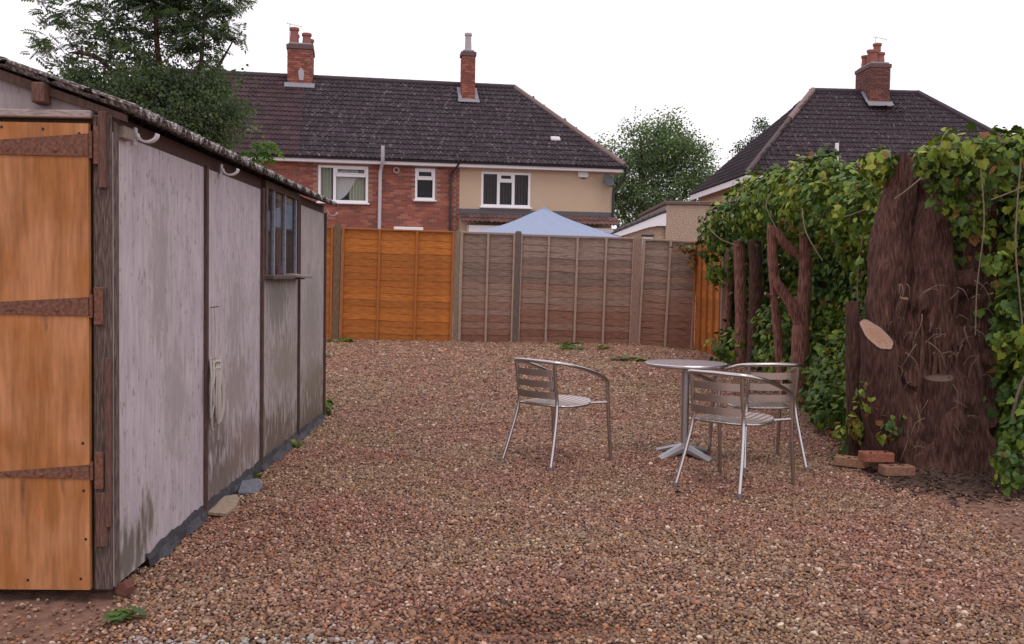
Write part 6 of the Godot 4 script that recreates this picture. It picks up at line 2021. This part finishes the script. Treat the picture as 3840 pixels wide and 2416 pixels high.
func weed(label: String, p: Vector3, n: int, h: float, size: float, seed_: int) -> void:
	var r := RandomNumberGenerator.new()
	r.seed = seed_
	var o := thing("weed", label, "weed", Vector3(p.x, gh(p.x, p.z), p.z), 0.0, "weeds at the shed foot")
	var lm := ivy_leaf()
	for k in n:
		var a := r.randf() * TAU
		var d := r.randf_range(0.02, 0.1)
		var q := Vector3(cos(a) * d * 0.8, r.randf_range(0.02, h), sin(a) * d)
		var b := MB.new()
		b.tube([Vector3(q.x * 0.2, 0, q.z * 0.2), q], [0.003, 0.0015], 5)
		part(o, "stalk", b.mesh(), tone_material(9, Color(0.14, 0.12, 0.04)))
		var s := size * r.randf_range(0.7, 1.3)
		var bs := Basis.from_euler(Vector3(-0.9 + r.randf_range(-0.5, 0.5), r.randf() * TAU, 0), EULER_ORDER_YXZ).scaled_local(Vector3(s, s, s))
		var ti: int = [0, 1, 2, 3][r.randi() % 4]
		part(o, "leaf", lm, tone_material(ti, tones[ti]), at_pos(q, bs))

func old_brick(label: String, at: Vector3, turn: float, m: Material, seed_: int, tilt := 0.0) -> void:
	# worn brick: chamfered block with a frog in its bed and a knocked corner
	var b := MB.new()
	b.cbox(Vector3(0, 0.0325, 0), Vector3(0.215, 0.065, 0.1025), 0.005)
	var r := RandomNumberGenerator.new()
	r.seed = seed_
	var o := whole("loose_brick", b.mesh(), m, label, "brick", at, turn, "loose bricks by the stump")
	o.rotation.z = tilt
	var c := MB.new()
	for k in 5: lump(c, Vector3(r.randf_range(-0.1, 0.1), 0.065, r.randf_range(-0.045, 0.045)), Vector3(r.randf_range(0.008, 0.02), 0.004, r.randf_range(0.006, 0.014)))
	part(o, "mortar_crumbs", c.mesh(), plain("crumb_mortar", lin(0.3, 0.24, 0.2), 0.95))

func make_small_things() -> void:
	# bricks left by the stump
	var red := grained("loose_red", [[0.0, 0.16, 0.055, 0.035], [0.5, 0.28, 0.095, 0.055], [1.0, 0.38, 0.16, 0.1]], 0.03, Vector3(3, 3, 3), 0.9, 0.2, 0.1)
	var tan_ := grained("loose_tan", [[0.0, 0.2, 0.1, 0.058], [0.5, 0.33, 0.175, 0.1], [1.0, 0.44, 0.27, 0.17]], 0.03, Vector3(3, 3, 3), 0.9, 0.3, 0.1)
	var drk := grained("loose_brown", [[0.0, 0.15, 0.072, 0.048], [0.5, 0.27, 0.135, 0.088], [1.0, 0.38, 0.21, 0.145]], 0.03, Vector3(3, 3, 3), 0.9, 0.3, 0.1)
	old_brick("tan brick lying lowest at the edge of the gravel", Vector3(2.4, 0.02, -6.82), 2.5, tan_, 1)
	old_brick("worn brown brick at the stump foot under the red brick", Vector3(2.6, 0.022, -6.52), 0.1, drk, 2)
	old_brick("clean red brick resting on top of two others", Vector3(2.5, 0.092, -6.63), 0.14, red, 3, -0.02)
	# membrane strip, slab and shards along the shed foot
	var strip := MB.new()
	var prev := []
	var zf := 0.35
	while zf < 4.9:
		var wob := 0.014 * ground_noise.get_noise_2d(zf * 160.0, 5.0) + 0.016 * ground_noise.get_noise_2d(zf * 520.0, 80.0)
		var wdt := maxf(0.004, 0.022 + 0.05 * ground_noise.get_noise_2d(zf * 110.0, 900.0) + wob)
		var x := -1.586 - 0.0232 * zf
		var z := -3.886 - zf
		var y := gh(x + 0.06, z)
		var q := [Vector3(x + 0.003, y + 0.075 + wob, z), Vector3(x + 0.016, y + 0.045, z), Vector3(x + 0.02 + wdt * 0.5, y + 0.024 + wob * 0.4, z), Vector3(x + 0.02 + wdt, y + 0.012, z)]
		if prev.size():
			for k in 3: strip.quad(prev[k + 1], q[k + 1], q[k], prev[k])
		prev = q
		zf += 0.03
	whole("membrane_strip", strip.mesh(), grained("damp_membrane", [[0.0, 0.015, 0.015, 0.02], [0.55, 0.027, 0.027, 0.034], [0.75, 0.045, 0.045, 0.055], [1.0, 0.1, 0.1, 0.12]], 0.04, Vector3(2, 2, 2), 0.6), "torn black plastic strip along the foot of the shed wall", "plastic strip")
	var sl := MB.new()
	sl.prism([Vector2(-0.06, -0.17), Vector2(0.05, -0.2), Vector2(0.07, -0.05), Vector2(0.055, 0.12), Vector2(0.02, 0.2), Vector2(-0.05, 0.16)], 0.0, 0.014)
	var slab := whole("broken_slab", sl.mesh(), grained("pale_stone", [[0.0, 0.22, 0.16, 0.115], [0.5, 0.33, 0.25, 0.18], [1.0, 0.42, 0.33, 0.25]], 0.03, Vector3(2, 2, 2), 0.9, 0.2, 0.1), "pale broken slab piece lying against the shed foot", "slab")
	slab.position = Vector3(-1.555, gh(-1.555, -5.3) + 0.022, -5.3)
	slab.rotation_degrees = Vector3(-88, 0, 4)
	var s2 := MB.new()
	s2.prism([Vector2(-0.05, -0.12), Vector2(0.06, -0.14), Vector2(0.08, 0.02), Vector2(0.04, 0.15), Vector2(-0.05, 0.1)], 0.0, 0.01)
	var slate := whole("broken_slate", s2.mesh(), grained("slate_blue", [[0.0, 0.09, 0.095, 0.12], [1.0, 0.22, 0.22, 0.27]], 0.03, Vector3(2, 2, 2), 0.7), "blue grey slate shard beside the shed foot", "slate")
	slate.position = Vector3(-1.545, gh(-1.545, -5.75) + 0.03, -5.75)
	slate.rotation_degrees = Vector3(-84, 10, 0)
	var sh := MB.new()
	sh.prism([Vector2(-0.03, 0), Vector2(0.03, 0), Vector2(0.035, 0.03), Vector2(0.02, 0.06), Vector2(-0.02, 0.035)], -0.02, 0.02)
	whole("brick_shard", sh.mesh(), grained("terracotta", [[0.0, 0.09, 0.035, 0.025], [1.0, 0.2, 0.075, 0.05]], 0.04, Vector3(4, 4, 4), 0.9), "broken terracotta shard at the foot of the shed corner post", "shard", Vector3(-1.55, 0.004, -3.9), -0.5)
	# hank of cord on the shed wall
	var o := thing("cord_hank", "hank of pale cord hanging from the shed wall batten", "cord", Vector3(-1.586 - 0.0232 * 1.32, 0.0, -3.886 - 1.32), 0.0232)
	var cm := grained("pale_cord", [[0.0, 0.3, 0.26, 0.23], [0.5, 0.48, 0.43, 0.39], [1.0, 0.62, 0.57, 0.53]], 0.06, Vector3(9, 9, 9), 0.9)
	var r := RandomNumberGenerator.new()
	r.seed = 8
	for k in 12:
		var zo := (k - 5) * 0.013 + r.randf_range(-0.006, 0.006)
		var lo := 0.49 + r.randf() * 0.12
		var wz := r.randf_range(0.02, 0.05)
		var xo := 0.02 + r.randf() * 0.03
		var b := MB.new()
		b.tube(smooth_path([Vector3(xo, 0.85, zo), Vector3(xo + 0.012, 0.75, zo + wz * 0.8), Vector3(xo + 0.01, lo + 0.1, zo + wz), Vector3(xo, lo, zo + r.randf_range(-0.02, 0.02)), Vector3(xo + 0.012, lo + 0.1, zo - wz), Vector3(xo + 0.006, 0.75, zo - wz * 0.6), Vector3(xo, 0.855, zo + 0.004)], 5), [0.0058], 7)
		part(o, "loop", b.mesh(), cm)
	var big := MB.new()
	big.tube(smooth_path([Vector3(0.03, 0.8, 0.02), Vector3(0.035, 0.7, 0.075), Vector3(0.035, 0.58, 0.075), Vector3(0.03, 0.48, 0.045), Vector3(0.03, 0.47, 0.02)], 5), [0.0058], 7)
	big.tube(smooth_path([Vector3(0.03, 0.6, -0.01), Vector3(0.035, 0.5, -0.06), Vector3(0.03, 0.4, -0.075)], 5), [0.0058], 7)
	big.tube(smooth_path([Vector3(0.02, 1.12, -0.03), Vector3(0.02, 1.0, -0.06), Vector3(0.025, 0.92, -0.05), Vector3(0.03, 0.85, -0.01)], 5), [0.0035], 7)
	part(o, "loose_end", big.mesh(), cm)
	for y in [0.83, 0.795]:
		var w := MB.new()
		var ring := []
		for k in 17: ring.append(Vector3(0.034 + 0.024 * cos(TAU * k / 16), y + 0.006 * sin(k), 0.045 * sin(TAU * k / 16)))
		w.tube(ring, [0.0058], 7, false)
		part(o, "binding", w.mesh(), cm)
	var nl := MB.new()
	nl.tube([Vector3(0.0, 1.12, -0.03), Vector3(0.045, 1.125, -0.03)], [0.003], 6)
	part(o, "nail", nl.mesh(), mats["rusted_iron"])
	# pink tin on the shed sill
	var pk := MB.new()
	pk.cbox(Vector3(0, 0.045, 0), Vector3(0.05, 0.09, 0.1), 0.008)
	pk.cbox(Vector3(0, 0.096, 0), Vector3(0.044, 0.012, 0.092), 0.004)
	whole("pink_tin", pk.mesh(), plain("pink_paint", lin(0.42, 0.17, 0.19), 0.6), "small pink box standing inside the shed window", "box", Vector3(-1.586 - 0.0232 * 3.38 - 0.06, 1.273, -3.886 - 3.38), 0.1)
	# green stuff on the ground
	sprig("green leaf sprig lying on bare earth before the shed corner", Vector3(-1.4, 0, -3.58), 8, Vector2(0.06, 0.035), 0.075, 1)
	sprig("large fallen sprig before the wide weathered panel", Vector3(1.08, 0, -14.6), 22, Vector2(0.33, 0.16), 0.13, 2)
	sprig("fallen sprig half hidden behind the round table", Vector3(1.62, 0, -13.3), 16, Vector2(0.26, 0.1), 0.11, 3)
	sprig("thin fallen sprig against the weathered fence foot", Vector3(0.9, 0, -15.7), 10, Vector2(0.22, 0.06), 0.1, 4)
	sprig("fallen sprig showing past the far shed corner", Vector3(-2.7, 0, -15.3), 16, Vector2(0.22, 0.14), 0.12, 5)
	sprig("small flat sprig on gravel below the far shed corner sprig", Vector3(-2.6, 0, -13.2), 8, Vector2(0.16, 0.06), 0.08, 6)
	weed("leafy weed growing at the far corner of the shed", Vector3(-1.67, 0, -9.0), 16, 0.16, 0.07, 1)
	weed("tiny weed in the plastic strip by the shed", Vector3(-1.6, 0, -7.25), 7, 0.05, 0.04, 2)
	weed("mossy weed between slate shard and shed wall", Vector3(-1.57, 0, -6.15), 7, 0.05, 0.04, 3)
	# odd stones
	for q in [[1.03, -5.92, 0.022, "small pale stone by the front chair foot"]]:
		var b := MB.new()
		lump(b, Vector3.ZERO, Vector3(q[2] * 1.3, q[2] * 0.25, q[2] * 0.7))
		whole("flat_stone", b.mesh(), grained("stone_%s" % q[2], [[0.0, 0.12, 0.09, 0.085], [1.0, 0.26, 0.2, 0.19]] if q[2] > 0.05 else [[0.0, 0.45, 0.36, 0.33], [1.0, 0.6, 0.5, 0.46]], 0.03, Vector3(3, 3, 3)), q[3], "stone", Vector3(q[0], gh(q[0], q[1]) + 0.012, q[1]), 0.2)
